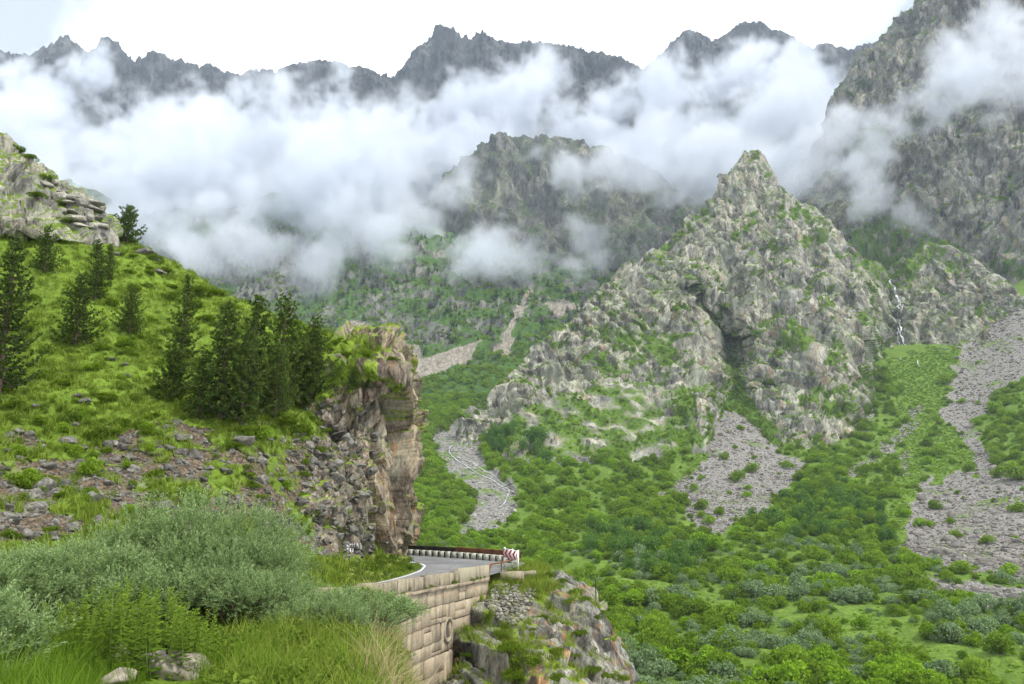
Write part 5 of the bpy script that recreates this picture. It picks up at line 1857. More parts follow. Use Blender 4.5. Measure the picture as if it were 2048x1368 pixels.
low_belt = inpoly(S.px, S.py, [(820, 760), (900, 720), (1000, 700), (1120, 640), (1160, 690), (1020, 770), (960, 810), (900, 840), (820, 880), (600, 900), (600, 760)])
pts, _ = scatter_pts(S, wood * (~low_belt), 4200, 43, (150, 1300))
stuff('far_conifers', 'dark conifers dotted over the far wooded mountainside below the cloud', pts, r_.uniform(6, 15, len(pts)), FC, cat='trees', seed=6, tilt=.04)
pts, _ = scatter_pts(S, (~scree_left) * (S.py > 520) * (.3 + .7 * low_belt), 7500, 44, (150, 1300))
stuff('far_shrubs', 'green broadleaf scrub on the far valley side above the stream', pts, np.clip(r_.lognormal(1.15, .35, len(pts)), 1.4, 7), LO_G, seed=7)
pts, _ = scatter_pts(S_val, (~VAL['scree']).astype(float) * (S_val.py < 1100) * (S_val.px < 1000), 2600, 45, (780, 1010))
stuff('far_shrubs', 'rounded green thickets along the left bank of the stream', pts, np.clip(r_.lognormal(.9, .35, len(pts)), 1.0, 4), SH_G + SH_B, seed=8)

# ------------------------------------------------------------------ pines on the hillside
def pine_meshes(seed, H, R, dens=1.0, open_=0.0):
    r = np.random.default_rng(seed)
    tr, br = MB(), MB()
    lean = r.normal(0, .02, 2)
    zt = np.linspace(-.4, H, 9)
    tp = np.stack([lean[0] * zt + .05 * np.sin(zt), lean[1] * zt + .04 * np.cos(zt * 1.3), zt], -1)
    tr.tube(tp, np.interp(zt, [-.4, H], [.026 * H, .012]), 7)
    C, U, Wd, Ls, T = [], [], [], [], []
    z = H * .07
    while z < H * .985:
        h = z / H
        nb = int(r.integers(4, 7)) if h < .9 else 4
        prof = R * (min(1, h / .12 + .45)) * (1 - h) ** .78 + .12
        a0 = r.uniform(0, 6.28)
        for b in range(nb):
            if r.uniform() < open_:
                continue
            a = a0 + b * 6.28 / nb + r.normal(0, .25)
            Lb = prof * r.uniform(.45, 1.25)
            up = .12 + .55 * h + r.normal(0, .08)
            q = np.linspace(0, 1, 6)
            dirh = np.array([math.cos(a), math.sin(a)])
            rise = Lb * (up * q - .18 * (1 - h) * np.sin(q * 3.14) + .16 * q ** 3)
            base = np.array([np.interp(z, zt, tp[:, 0]), np.interp(z, zt, tp[:, 1])])
            bp = np.column_stack([base[0] + dirh[0] * q * Lb, base[1] + dirh[1] * q * Lb, z + rise])
            br.tube(bp, np.linspace(.012 * H * (1 - h) * .5 + .006, .004, 6), 4)
            nt = max(2, int(Lb / .145 * dens))
            for s_ in np.linspace(.22, 1, nt):
                o = np.array([np.interp(s_, q, bp[:, i]) for i in range(3)])
                side = np.array([-dirh[1], dirh[0], 0])
                sp = (1 - s_ * .75) * Lb * .5
                o = o + side * r.uniform(-1, 1) * sp + np.array([0, 0, r.normal(0, .05)])
                fw = unit(np.array([dirh[0], dirh[1], .35]) + side * r.normal(0, .6))
                m_ = 9
                dd = unit(fw * .9 + r.normal(size=(m_, 3)) * .75 + np.array([0, 0, .25]))
                C.append(o + dd * .11)
                U.append(dd)
                Wd.append(np.cross(dd, r.normal(size=(m_, 3))))
                Ls.append(r.uniform(.2, .36, m_))
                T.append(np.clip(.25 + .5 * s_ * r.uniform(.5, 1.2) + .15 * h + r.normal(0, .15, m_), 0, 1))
        z += r.uniform(.27, .47) * (.55 + .45 * H / 8)
    C, U, Wd, Ls, T = map(np.concatenate, (C, U, Wd, Ls, T))
    return tr.mesh('trunk', m_bark, True), br.mesh('branchwork', m_bark), leaves_mesh('crown', C, U, Wd, Ls, Ls * .36, T, m_pine)


PV = [pine_meshes(101, 8, 2.2, .85), pine_meshes(102, 8, 1.9), pine_meshes(103, 8, 2.5, .85), pine_meshes(104, 5, 2.2, 1.1), pine_meshes(105, 8, 1.6, .8, .2), pine_meshes(106, 13, 2.9, 1.1)]
PINES = [  # base px, base py, top py, variant, label
    (252, 484, 402, 3, 'lone dark bushy pine on the skyline beside the rock outcrop'),
    (-8, 790, 440, 5, 'tall dark pine cut by the left border of the picture'),
    (88, 545, 440, 2, 'broad pine on the grassy slope below the rock outcrop'),
    (190, 600, 470, 1, 'slim double topped pine in the middle of the upper slope'),
    (215, 560, 480, 1, 'small slim pine just behind the double topped pine'),
    (150, 690, 535, 2, 'wide pine standing alone on the open left slope'),
    (258, 668, 560, 2, 'round crowned pine right of the wide solitary pine'),
    (362, 720, 538, 4, 'thin pale see through pine on the middle slope'),
    (345, 800, 690, 3, 'short bushy pine at the left end of the pine cluster'),
    (440, 838, 590, 0, 'leftmost tall pine of the dense cluster'),
    (505, 815, 575, 1, 'slender tall pine at the back of the dense cluster'),
    (482, 846, 640, 2, 'wide low branched pine at the front of the dense cluster'),
    (565, 815, 577, 0, 'tallest pine of the dense cluster with a narrow tip'),
    (548, 838, 680, 2, 'dark pine in the front row of the dense cluster'),
    (622, 800, 622, 2, 'rightmost tall pine of the dense cluster'),
    (605, 815, 690, 3, 'low wide pine at the right foot of the dense cluster'),
    (400, 838, 700, 2, 'dark low pine in front of the leftmost tall pine'),
    (705, 778, 735, 3, 'dwarf pine on the cliff top ledge'),
    (733, 775, 742, 3, 'bright dwarf pine right of its neighbour on the cliff top'),
]
NEAR = [B_hill, B_cliff, B_oc, B_bank, B_crag, B_verge]
for (bx, by, ty, v, lab) in PINES:
    r = hit(NEAR, bx, by)
    if not r:
        continue
    H = (by - ty) / F * r[0].y / 1.01 * .985
    base = 5.0 if v == 3 else (13.0 if v == 5 else 8.0)
    e = new_obj('pine_tree', None, label=lab, cat='pine', group='pines on the left hillside', loc=(r[0].x, r[0].y, r[0].z - .1))
    wf = 1.04 if v in (0, 2) else 1.0
    k = H / base
    e.scale = (k * wf, k * wf, k)
    e.rotation_euler = (0, 0, RND.uniform(0, 6.28))
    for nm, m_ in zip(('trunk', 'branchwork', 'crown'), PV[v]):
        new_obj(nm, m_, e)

# ------------------------------------------------------------------ junipers and low bushes on slope, cliff and crag
JUNS = [(60, 318, 30), (95, 360, 30), (130, 412, 34), (75, 395, 34), (140, 445, 36), (30, 300, 30), (285, 505, 40), (310, 520, 34), (330, 545, 34), (395, 590, 48), (430, 590, 44), (385, 615, 44), (340, 600, 40), (460, 620, 40), (415, 640, 40),
        (60, 600, 40), (30, 520, 40), (40, 660, 46), (195, 878, 52), (225, 868, 40), (95, 962, 44), (125, 980, 30), (70, 985, 26), (490, 950, 34), (505, 975, 34), (520, 995, 34), (535, 1010, 30), (180, 830, 30), (330, 880, 30), (270, 800, 34),
        (660, 700, 22), (690, 712, 34), (735, 712, 36), (785, 720, 26), (640, 690, 34), (560, 850, 60), (600, 870, 50), (500, 865, 50), (640, 905, 40), (380, 990, 40), (360, 1010, 30), (300, 1000, 36), (20, 1075, 40), (100, 1060, 36)]
for i, (px_, py_, w_) in enumerate(JUNS):
    r = hit(NEAR, px_, py_)
    if not r:
        continue
    s_ = w_ / F * r[0].y * .62
    where = 'on the skyline outcrop' if py_ < 470 and px_ < 200 else ('on the upper slope near the ridge' if py_ < 650 else ('on the cliff top' if px_ > 630 and py_ < 760 else ('below the pine cluster' if px_ > 470 and py_ < 920 else 'on the stony bank')))
    plant('juniper_bush', 'spreading green juniper ' + where, 'bush', 'junipers ' + where, tuple(r[0] - Vector((0, 0, .1))), RND.uniform(0, 6.28), (s_, s_, s_ * RND.uniform(.7, 1.1)), JUN[i % 3], ST_M)
for i, (px_, py_, w_) in enumerate([(1020, 1300, 50), (1000, 1270, 34), (1050, 1330, 60), (1030, 1355, 60), (1090, 1235, 26), (1100, 1155, 34), (1125, 1165, 30), (1150, 1185, 30), (1170, 1200, 28), (1115, 1305, 34), (1150, 1310, 26), (1160, 1265, 26), (1185, 1340, 40), (1215, 1355, 44), (1240, 1360, 36), (1110, 1360, 44), (940, 1310, 26), (1195, 1235, 24), (1205, 1225, 20), (1065, 1256, 16), (1140, 1205, 30), (965, 1340, 24)]):
    r = hit([B_crag], px_, py_)
    if not r:
        continue
    s_ = w_ / F * r[0].y * .55
    plant('juniper_bush', 'green juniper clinging to the lichened crag below the road', 'bush', 'junipers on the crag', tuple(r[0] - Vector((0, 0, .15))), RND.uniform(0, 6.28), (s_, s_, s_ * 1.05), JUN[i % 3], ST_M)

# ------------------------------------------------------------------ boulders
BL = [(135, 885, 44, 3, 'long slab like boulder half way up the stony bank'), (160, 898, 30, 3, 'flat grey slab touching the long slab boulder'), (98, 935, 34, 0, 'pale boulder above the juniper draped rock'), (90, 980, 46, 2, 'large dark boulder draped with juniper'), (130, 972, 32, 4, 'dark rounded boulder right of the juniper draped rock'),
      (180, 1000, 32, 2, 'round blue grey boulder on bare soil'), (205, 950, 26, 4, 'brown boulder beside the orange soil scar'), (218, 968, 24, 0, 'tan boulder below the orange soil scar'), (232, 920, 22, 4, None), (362, 878, 40, 5, 'long tilted slab at the top of the soil scar'), (318, 888, 18, 4, None), (342, 900, 28, 0, None), (330, 893, 22, 1, None), (355, 905, 18, 4, None),
      (383, 910, 20, 4, None), (265, 920, 20, 0, None), (490, 885, 48, 0, 'dark broad boulder under the pine cluster'), (45, 922, 30, 0, None), (10, 940, 24, 1, None), (12, 905, 26, 1, None), (38, 865, 24, 0, None), (18, 873, 22, 4, None), (60, 872, 22, 2, None), (78, 885, 18, 0, None), (148, 852, 22, 1, None),
      (160, 830, 24, 1, None), (25, 1038, 34, 0, 'pale boulder low on the left side of the bank'), (140, 1062, 30, 1, None), (145, 1052, 26, 1, None), (60, 1018, 22, 4, None), (363, 985, 26, 4, 'dark wedge shaped boulder beside white flowers'), (392, 988, 22, 0, None), (452, 945, 30, 0, 'rounded grey boulder left of the trailing juniper'), (417, 938, 22, 1, None), (435, 1005, 24, 4, None), (450, 990, 18, 0, None),
      (475, 1010, 24, 2, None), (510, 1045, 26, 1, None), (600, 868, 30, 1, None), (645, 860, 22, 0, None), (655, 915, 30, 0, None), (625, 925, 24, 4, None), (670, 930, 34, 1, 'light flat boulder at the left edge of the cliff'), (610, 985, 18, 0, None), (575, 1020, 18, 1, None), (545, 1050, 22, 4, None), (500, 920, 22, 0, None), (560, 960, 20, 1, None),
      (152, 795, 24, 1, 'left one of two slabs on the open slope'), (170, 803, 26, 1, 'right one of two slabs on the open slope'), (75, 815, 22, 0, None), (225, 720, 16, 0, None), (250, 730, 16, 1, None), (252, 752, 18, 1, None), (318, 778, 14, 0, None), (290, 508, 40, 5, 'flat slab jutting from the ridge below the lone pine'), (235, 510, 18, 0, None), (318, 545, 26, 5, None), (222, 500, 14, 0, None), (310, 520, 20, 1, None),
      (717, 1148, 24, 4, 'dark boulder in the flowers beside the road'), (772, 1150, 12, 1, None)]
for (px_, py_, w_, v, lab) in BL:
    r = hit(NEAR, px_, py_)
    if not r:
        continue
    s_ = w_ / F * r[0].y * .5
    side = 'on the soil bank' if py_ > 840 else 'on the grassy slope'
    o = new_obj('boulder', BOUL[v], label=lab or f'small grey boulder half sunk {side}', cat='boulder', group=None if lab else f'small boulders {side}', loc=tuple(r[0] + r[1] * s_ * .15))
    o.scale = (s_, s_, s_)
    o.rotation_euler = (RND.uniform(-.25, .25), RND.uniform(-.25, .25), RND.uniform(-.5, .5))
# piled slabs of the outcrop
m_oslab = boulder_mat('outcrop_slab', (0.1, 0.095, 0.085), (0.34, 0.325, 0.275), (0.38, 0.375, 0.3), 1.2)
OSL = [rock_mesh('rock_slab', 90 + i, m_oslab, fl, 14, 3) for i, fl in enumerate(((1.3, .9, .5), (1.2, .8, .35), (1, .9, .8)))]
for i, (px_, py_, w_) in enumerate([(95, 372, 22), (110, 365, 18), (118, 385, 24), (132, 384, 14), (125, 400, 34), (140, 408, 26), (150, 400, 30), (165, 412, 34), (180, 412, 44), (188, 420, 40), (172, 425, 26), (150, 425, 26), (160, 440, 26), (178, 440, 24), (195, 440, 24), (205, 455, 22), (188, 455, 20), (165, 455, 26), (140, 440, 20), (125, 425, 22), (210, 448, 14)]):
    r = hit([B_oc, B_hill], px_, py_)
    if not r:
        continue
    s_ = w_ / F * r[0].y * .5
    lab = 'long flat slab jutting over the skyline from the top of the rock pile' if i == 8 else 'grey rock slab in the pile on the skyline outcrop'
    o = new_obj('rock_slab', OSL[(i * 2) % 3 if i not in (8, 9) else 1], label=lab, cat='rock', group='slabs of the skyline rock pile', loc=tuple(r[0] + r[1] * s_ * .3))
    o.scale = (s_, s_, s_)
    o.rotation_euler = (RND.uniform(-.3, .3), RND.uniform(-.1, .3), RND.uniform(-.6, .6))
pts, nr = scatter_pts(S_hill, np.clip(soil_h - .25, 0, 1) * (S_hill.py < 1110), 2600, 51, (-30, 760))
r_ = np.random.default_rng(8)
stuff('loose_stones', 'small loose stones strewn over the bare soil bank', pts, np.clip(r_.lognormal(-2.2, .55, len(pts)), .04, .5), BOUL, cat='stones', tilt=.5, seed=9)
wc = (S_cliff.px < 745) * (S_cliff.py > 800) * np.where(nzmask(S_cliff) > .35, 1.0, .15)
pts, nr = scatter_pts(S_cliff, wc, 900, 52, (540, 760))
stuff('loose_stones', 'broken stones lodged on the crumbling side of the cliff', pts, np.clip(r_.lognormal(-1.7, .5, len(pts)), .06, .5), BOUL, cat='stones', tilt=.5, seed=10)
SCR = [rock_mesh('scree_stone', 110 + i, m_scr, fl, 12, 1) for i, fl in enumerate(((1, .8, .5), (1.2, .8, .45), (1, 1, .7)))]
fanb = VAL['fan'].astype(float)
for _ in range(9):
    fanb = (fanb + np.roll(fanb, 1, 0) + np.roll(fanb, -1, 0) + np.roll(fanb, 1, 1) + np.roll(fanb, -1, 1)) / 5
pts, nr = scatter_pts(S_val, fanb ** 1.6 / np.maximum(S_val.G[..., 1], 150) ** 1.2, 18000, 53)
stuff('scree_stones', 'grey scree blocks covering the fans and the stream bed', pts, np.clip(r_.lognormal(-1.0, .6, len(pts)), .15, 2.6) * (.35 + pts[:, 1] / 700 + .5 * smooth(930, 1130, project(pts)[1])), SCR, cat='stones', tilt=.4, seed=11)
pts, nr = scatter_pts(S_val, VAL['meadow'].astype(float), 9000, 56)
stuff('meadow_tufts', 'tussocks and small herbs on the valley meadows', pts, r_.uniform(.3, 1.0, len(pts)) * (.4 + pts[:, 1] / 600), LO_B + LO_G[:1], cat='grass', seed=24, zs=r_.uniform(.15, .6, len(pts)))
RIV = [rock_mesh('river_stone', 120 + i, m_riv, fl, 12, 1) for i, fl in enumerate(((1, .8, .4), (1.2, .8, .35)))]
pts, nr = scatter_pts(S_val, VAL['bed'].astype(float), 5000, 54)
stuff('river_stones', 'pale gravel and cobbles filling the stream bed', pts, np.clip(r_.lognormal(-.6, .5, len(pts)), .25, 2.2), RIV, cat='stones', tilt=.25, seed=22)
S = S_hill
jw = smooth(.1, .5, fbm(S.G / 6 + 20, 3)) * (S.py < 860) * (S.py > 300)
pts, nr = scatter_pts(S, jw, 260, 55, (-30, 760))
stuff('slope_scrub', 'low dark green scrub patches dotted over the grassy slope', pts - np.array([0, 0, .1]), r_.uniform(.35, .95, len(pts)), JUN, cat='scrub', seed=23)
# ------------------------------------------------------------------ water
t = NT('white_water')
wn = t.noise(.55, 4, .6, t.scaled(1, 1, .35))
t.principled(t.ramp(wn, [(.4, (.2, .22, .23)), (.6, (.6, .62, .63))]), .35, t.bump(wn, .5, .4), .5)
m_water = t.m
B_val = bvh_of(S_val)
B_pk = bvh_of(S_pk)


def water_strip(name, label, line, width_px, trees, lift, cat, seed):
    line = np.array(line, float)
    ln = dense(line, 9)
    r = np.random.default_rng(seed)
    V, ok = [], []
    for i, (x, y) in enumerate(ln):
        tn = ln[min(i + 1, len(ln) - 1)] - ln[max(i - 1, 0)]
        tn /= np.linalg.norm(tn) + 1e-9
        nn = np.array([-tn[1], tn[0]])
        wv = width_px * (0.6 + .3 * math.sin(i * .8) + .2 * math.sin(i * 1.9))
        wob = nn * (math.sin(i * .45) + .5 * math.sin(i * .21 + 1)) * width_px * .28
        h0 = hit(trees, *(np.array([x, y]) + wob))
        if h0 is None:
            continue
        c = np.array(h0[0]) + np.array(h0[1]) * lift
        half = max(wv, .8) * c[1] / F * .5
        for s_ in (-1, -.35, .35, 1):
            off = np.array([nn[0], 0, -nn[1]]) if abs(h0[1].z) < .75 else np.array([nn[0], -nn[1] * 2.5, 0])
            V.append(c + off * half * s_ + np.array([0, -0.35 if abs(h0[1].z) < .75 else 0, .3 * (1 - abs(s_))]))
    V = np.array(V)
    n = len(V) // 4
    i = np.arange(n - 1)[:, None] * 4
    q = np.concatenate([i + np.array([[k, k + 1, k + 5, k + 4]]) for k in range(3)])
    me = bpy.data.meshes.new(name)
    set_mesh(me, V, q)
    me.materials.append(m_water)
    me.polygons.foreach_set('use_smooth', np.ones(len(me.polygons), bool))
    return new_obj(name, me, label=label, cat=cat, kind='structure')


water_strip('stream', 'thin white mountain stream winding down its stony bed', [(905, 892), (898, 905), (915, 922), (945, 942), (975, 957), (1000, 972), (1018, 985), (1012, 1002), (998, 1018)], 3.6, [B_val], .5, 'stream', 1)
water_strip('stream', 'second braid of the stream beside the gravel bar', [(898, 902), (925, 900), (938, 885)], 3, [B_val], .5, 'stream', 2)
water_strip('waterfall', 'thin white waterfall dropping down the cleft right of the rock peak', [(1778, 558), (1785, 575), (1792, 595), (1797, 620), (1799, 645), (1803, 668), (1806, 690), (1810, 702)], 4.4, [B_pk], 2.2, 'waterfall', 3)
water_strip('stream', 'thin right hand braid of the stream near the gravel bar', [(915, 915), (940, 925), (968, 942), (990, 955), (1005, 968)], 2.2, [B_val], .5, 'stream', 6)
water_strip('waterfall', 'lower short cascade below the main waterfall', [(1836, 722), (1839, 735)], 4, [B_val, B_pk], .6, 'waterfall', 4)

water_strip('waterfall', 'thin side strand of the waterfall beside the main fall', [(1790, 585), (1800, 612), (1802, 640), (1796, 668), (1800, 698)], 2.0, [B_pk], 2.2, 'waterfall', 5)

# ------------------------------------------------------------------ grasses and flowers
def blade_tuft(name, seed, n, h, spread, lean, width, mat, seg=3):
    r = np.random.default_rng(seed)
    V, Q, T = [], [], []
    for k in range(n):
        a, rr = r.uniform(0, 6.28), spread * math.sqrt(r.uniform())
        b = np.array([rr * math.cos(a), rr * math.sin(a), -.03])
        hh = h * r.uniform(.55, 1.15)
        da = r.uniform(0, 6.28)
        ld = np.array([math.cos(da), math.sin(da), 0]) * lean * r.uniform(.2, 1.2) + np.array([lean * .5, 0, 0])
        sd = np.array([-math.sin(da), math.cos(da), 0]) * width * .5
        s0 = len(V)
        for i in range(seg + 1):
            f = i / seg
            p = b + np.array([0, 0, 1]) * hh * (f - .22 * lean * f * f) + ld * hh * f * f
            w = (1 - f ** 1.5) * .9 + .1
            V += [p + sd * w, p - sd * w]
        for i in range(seg):
            o = s0 + i * 2
            Q.append((o, o + 1, o + 3, o + 2))
        T += [np.clip(r.uniform(.1, .9), 0, 1)] * (2 * (seg + 1))
    me = bpy.data.meshes.new(name)
    set_mesh(me, np.array(V), np.array(Q))
    at = me.attributes.new('tint', 'FLOAT', 'POINT')
    at.data.foreach_set('value', np.array(T, np.float32))
    me.materials.append(mat)
    return me


m_grass = leaf_mat('grass_blade', (0.06, 0.12, 0.012), (0.165, 0.26, 0.03), .35, .35, noise_s=.8)
m_grass2 = leaf_mat('yellow_grass', (0.095, 0.145, 0.02), (0.29, 0.335, 0.07), .35, .5, noise_s=.5)
m_dry = leaf_mat('dry_grass', (0.24, 0.2, 0.1), (0.42, 0.36, 0.2), .2, .25)
m_hgr = leaf_mat('hill_grass', (0.075, 0.12, 0.016), (0.22, 0.295, 0.045), .3, .45, noise_s=2.0)
TUF = [blade_tuft('grass_tuft', i, 34, .52, .14, .45, .011, m_grass) for i in range(3)]
TUY = [blade_tuft('grass_tuft', 10 + i, 40, .44, .17, .6, .009, m_grass2) for i in range(3)]
TUD = [blade_tuft('dry_tuft', 20 + i, 22, .58, .12, .8, .008, m_dry) for i in range(2)]
TUH = [blade_tuft('hill_tuft', 30 + i, 26, .34, .2, .55, .035, m_hgr, 2) for i in range(3)]
r_ = np.random.default_rng(12)
S = S_hill
w = np.clip(1 - soil_h * 1.6, 0.03, 1) / np.maximum(S.G[..., 1], 20) * (S.py < 1175)
pts, _ = scatter_pts(S, w, 16000, 61, (-40, 850))
stuff('hillside_grass', 'short yellow green grass covering the steep left hillside', pts, np.clip(r_.lognormal(0, .4, len(pts)), .4, 2.2), TUH, cat='grass', tilt=.25, seed=12)
pts, _ = scatter_pts(S_cliff, (vg_cliff > .5).astype(float), 1800, 62, (540, 840))
stuff('hillside_grass', 'grass tufts on the cliff top and its ledges', pts, np.clip(r_.lognormal(-.2, .4, len(pts)), .3, 1.6), TUH, cat='grass', tilt=.25, seed=13)
pts, _ = scatter_pts(S_crag, (vg_crag > .78).astype(float), 2000, 63, (850, 1300))
stuff('crag_grass', 'pale grass on the sign terrace and the crag ledges', pts, np.clip(r_.lognormal(.1, .4, len(pts)), .4, 1.8), TUH + TUY, cat='grass', tilt=.25, seed=14)
S = S_bank
xo_g = np.interp(S.G[..., 1], OUT_D[:, 1][:40], OUT_D[:, 0][:40])
fall_g = S.G[..., 0] - (-1.85 - .15 * (S.G[..., 1] - 9))
w = (S.G[..., 0] > xo_g + .2) * (fall_g < 1.3) * (S.G[..., 1] > 5.5) / np.maximum(S.G[..., 1], 6) ** 1.5
pts, _ = scatter_pts(S, w, 7000, 64, (-200, 1000), (1000, 1500))
pxp, pyp = project(pts)
fl = pts[:, 0] - (-1.85 - .15 * (pts[:, 1] - 9))
dry = (fl > -.2) & (r_.uniform(size=len(pts)) < .6) & (pxp > 740)
left_ = pxp < 440 + 60 * r_.normal(size=len(pts))
sc = np.clip(r_.lognormal(0, .28, len(pts)), .5, 1.7)
sc = np.where((pxp > 150) & (pxp < 470), sc * .62, sc)
clear = ((pxp > 285) & (pxp < 400) & (pyp > 1325)) | ((pxp > 185) & (pxp < 262) & (pyp > 1308) & (pyp < 1350)) | ((pxp > 190) & (pxp < 430) & (pyp > 1380))
pts, pxp, fl, dry, left_, sc = pts[~clear], pxp[~clear], fl[~clear], dry[~clear], left_[~clear], sc[~clear]
pts0 = pts
stuff('bank_grass', 'lush green grass in the left foreground', pts[left_], sc[left_] * .9, TUF, cat='grass', tilt=.12, seed=15)
stuff('bank_grass', 'tall yellow green grass on the foreground hump', pts[~left_ & ~dry], sc[~left_ & ~dry] * .85, TUY + TUF[:1], cat='grass', tilt=.22, seed=16)
stuff('dry_grass', 'dry straw coloured grass hanging over the edge beside the wall', pts[dry], sc[dry], TUD, cat='grass', tilt=.2, seed=17)

# roadside flowers and verge herbs
pv, _ = scatter_pts(S_verge, np.ones(S_verge.px.shape), 900, 65)
stuff('verge_grass', 'short grass on the verge along the inner road edge', pv, r_.uniform(.5, 1.1, len(pv)), TUH, cat='grass', tilt=.2, seed=30)
m_herb = leaf_mat('herb_leaf', (0.06, 0.105, 0.014), (0.155, 0.225, 0.035), .35, .3)
m_umb = leaf_mat('umbel_flower', (0.3, 0.36, 0.08), (0.55, 0.58, 0.2), .3, .3)
m_wfl = leaf_mat('white_flower', (0.45, 0.45, 0.36), (0.75, 0.74, 0.66), .3, .3)
HB = shrub_set('verge_herb', m_herb, (51, 52), 260, .22, .4, flat=.8)
UM = shrub_set('umbel_herb', m_umb, (53,), 120, .13, .9, flat=1.1)
WF = shrub_set('flower_herb', m_wfl, (54,), 90, .10, .9, flat=1.1)
vz = np.linspace(0, 1, S_verge.G.shape[0])[:, None] * np.ones(S_verge.px.shape)
pts, _ = scatter_pts(S_verge, vz.astype(float), 420, 71)
stuff('verge_herbs', 'leafy green herbs on the verge between cliff and road', pts, r_.uniform(.25, .6, len(pts)), HB, cat='herbs', seed=18)
pts, _ = scatter_pts(S_verge, vz.astype(float), 60, 72)
stuff('verge_flowers', 'yellow green umbel flowers on the verge beside the road', pts + np.array([0, 0, .25]), r_.uniform(.2, .36, len(pts)), UM, cat='flowers', seed=19)
kb = (~dry) & (r_.uniform(size=len(pts0)) < .16) & (pxp > 430)
stuff('bank_herbs', 'leafy herbs mixed through the tall foreground grass', pts0[kb], r_.uniform(.18, .42, int(kb.sum())), HB, cat='herbs', seed=31)
fz = inpoly(S_hill.px, S_hill.py, [(270, 960), (300, 975), (360, 975), (350, 1010), (280, 1010)]) | inpoly(S_hill.px, S_hill.py, [(480, 840), (560, 850), (540, 870), (470, 860)])
pts, _ = scatter_pts(S_hill, fz.astype(float), 34, 73)
stuff('slope_flowers', 'small white flower heads scattered on the slope', pts + np.array([0, 0, .2]), r_.uniform(.12, .22, len(pts)), WF, cat='flowers', seed=20)
pts, _ = scatter_pts(S_hill, (np.clip(1.1 - soil_h, 0.1, 1)) * (S_hill.py > 640) * (S_hill.py < 1110), 900, 74, (-30, 700))
stuff('slope_herbs', 'broad leaved herbs and low scrub between the boulders of the bank', pts, np.clip(r_.lognormal(-1.0, .45, len(pts)), .15, 1.1), HB + JUN[:1] + SH_G[:1], cat='herbs', seed=21)

# ------------------------------------------------------------------ foreground sea buckthorn bushes
m_buck = leaf_mat('buckthorn_leaf', (0.085, 0.14, 0.05), (0.29, 0.395, 0.175), .3, .12, tip=(0.39, 0.49, 0.25))
m_buckd = leaf_mat('buckthorn_twig', (0.09, 0.07, 0.05), (0.16, 0.13, 0.1), .0, .1)


def buckthorn(seed, n_shoot, rx, ry, h):
    r = np.random.default_rng(seed)
    lob = 28
    C = np.stack([r.uniform(-.72, .72, lob) * rx, r.uniform(-.7, .7, lob) * ry, np.zeros(lob)], -1)
    e = 1 - np.clip((C[:, 0] / rx) ** 2 + (C[:, 1] / ry) ** 2, 0, .85)
    C[:, 2] = h * (.25 + .5 * np.sqrt(e)) * r.uniform(.75, 1.1, lob)
    R = r.uniform(.15, .27, lob) * h
    k = r.integers(0, lob, n_shoot)
    d = unit(r.normal(size=(n_shoot, 3)) + np.array([0, -.15, .3]))
    base = C[k] + d * (R[k] * r.uniform(.45, 1.0, n_shoot) ** .5)[:, None] * np.array([1.1, 1.1, .95])
    base[:, 2] = np.maximum(base[:, 2], .05)
    ax = unit(d * .7 + np.array([0, 0, .75]) + r.normal(size=(n_shoot, 3)) * .45)
    Ls = r.uniform(.16, .40, n_shoot) * np.where(r.uniform(size=n_shoot) < .15, 1.6, 1)
    m_ = 16
    f = np.linspace(.1, 1, m_)[None, :, None]
    pos = base[:, None] + ax[:, None] * (Ls[:, None, None] * f)
    rnd = r.normal(size=(n_shoot, m_, 3))
    side = unit(np.cross(np.broadcast_to(ax[:, None], rnd.shape), rnd))
    u_ = unit(side * .8 + ax[:, None] * (.55 + .5 * f))
    Lf = np.broadcast_to((.085 - .035 * f[..., 0]), (n_shoot, m_)) * r.uniform(.75, 1.25, (n_shoot, m_))
    cen = pos + u_ * Lf[..., None] * .5
    w_ = np.cross(u_, rnd)
    tint = np.clip(.3 + .45 * f[..., 0] * r.uniform(.6, 1.2, (n_shoot, 1)) + .12 * r.normal(size=(n_shoot, m_)) + .1 * (base[:, 2:3] / h - .5), 0, 1)
    fol = leaves_mesh('foliage', cen.reshape(-1, 3), u_.reshape(-1, 3), w_.reshape(-1, 3), Lf.reshape(-1), .019, tint.reshape(-1), m_buck)
    tw = MB()
    for i in r.choice(n_shoot, 120, replace=False):
        tw.tube([base[i] * np.array([.55, .55, .45]), base[i] * np.array([.85, .85, .8]), base[i] + ax[i] * Ls[i]], [.014, .009, .003], 4)
    for i in range(lob):
        tw.tube(dense(np.array([(C[i, 0] * .15, C[i, 1] * .15, -.2), (C[i, 0] * .5, C[i, 1] * .5, C[i, 2] * .45), tuple(C[i])]), 3), np.linspace(.04, .015, 7), 5)
    return fol, tw.mesh('stem', m_buckd)


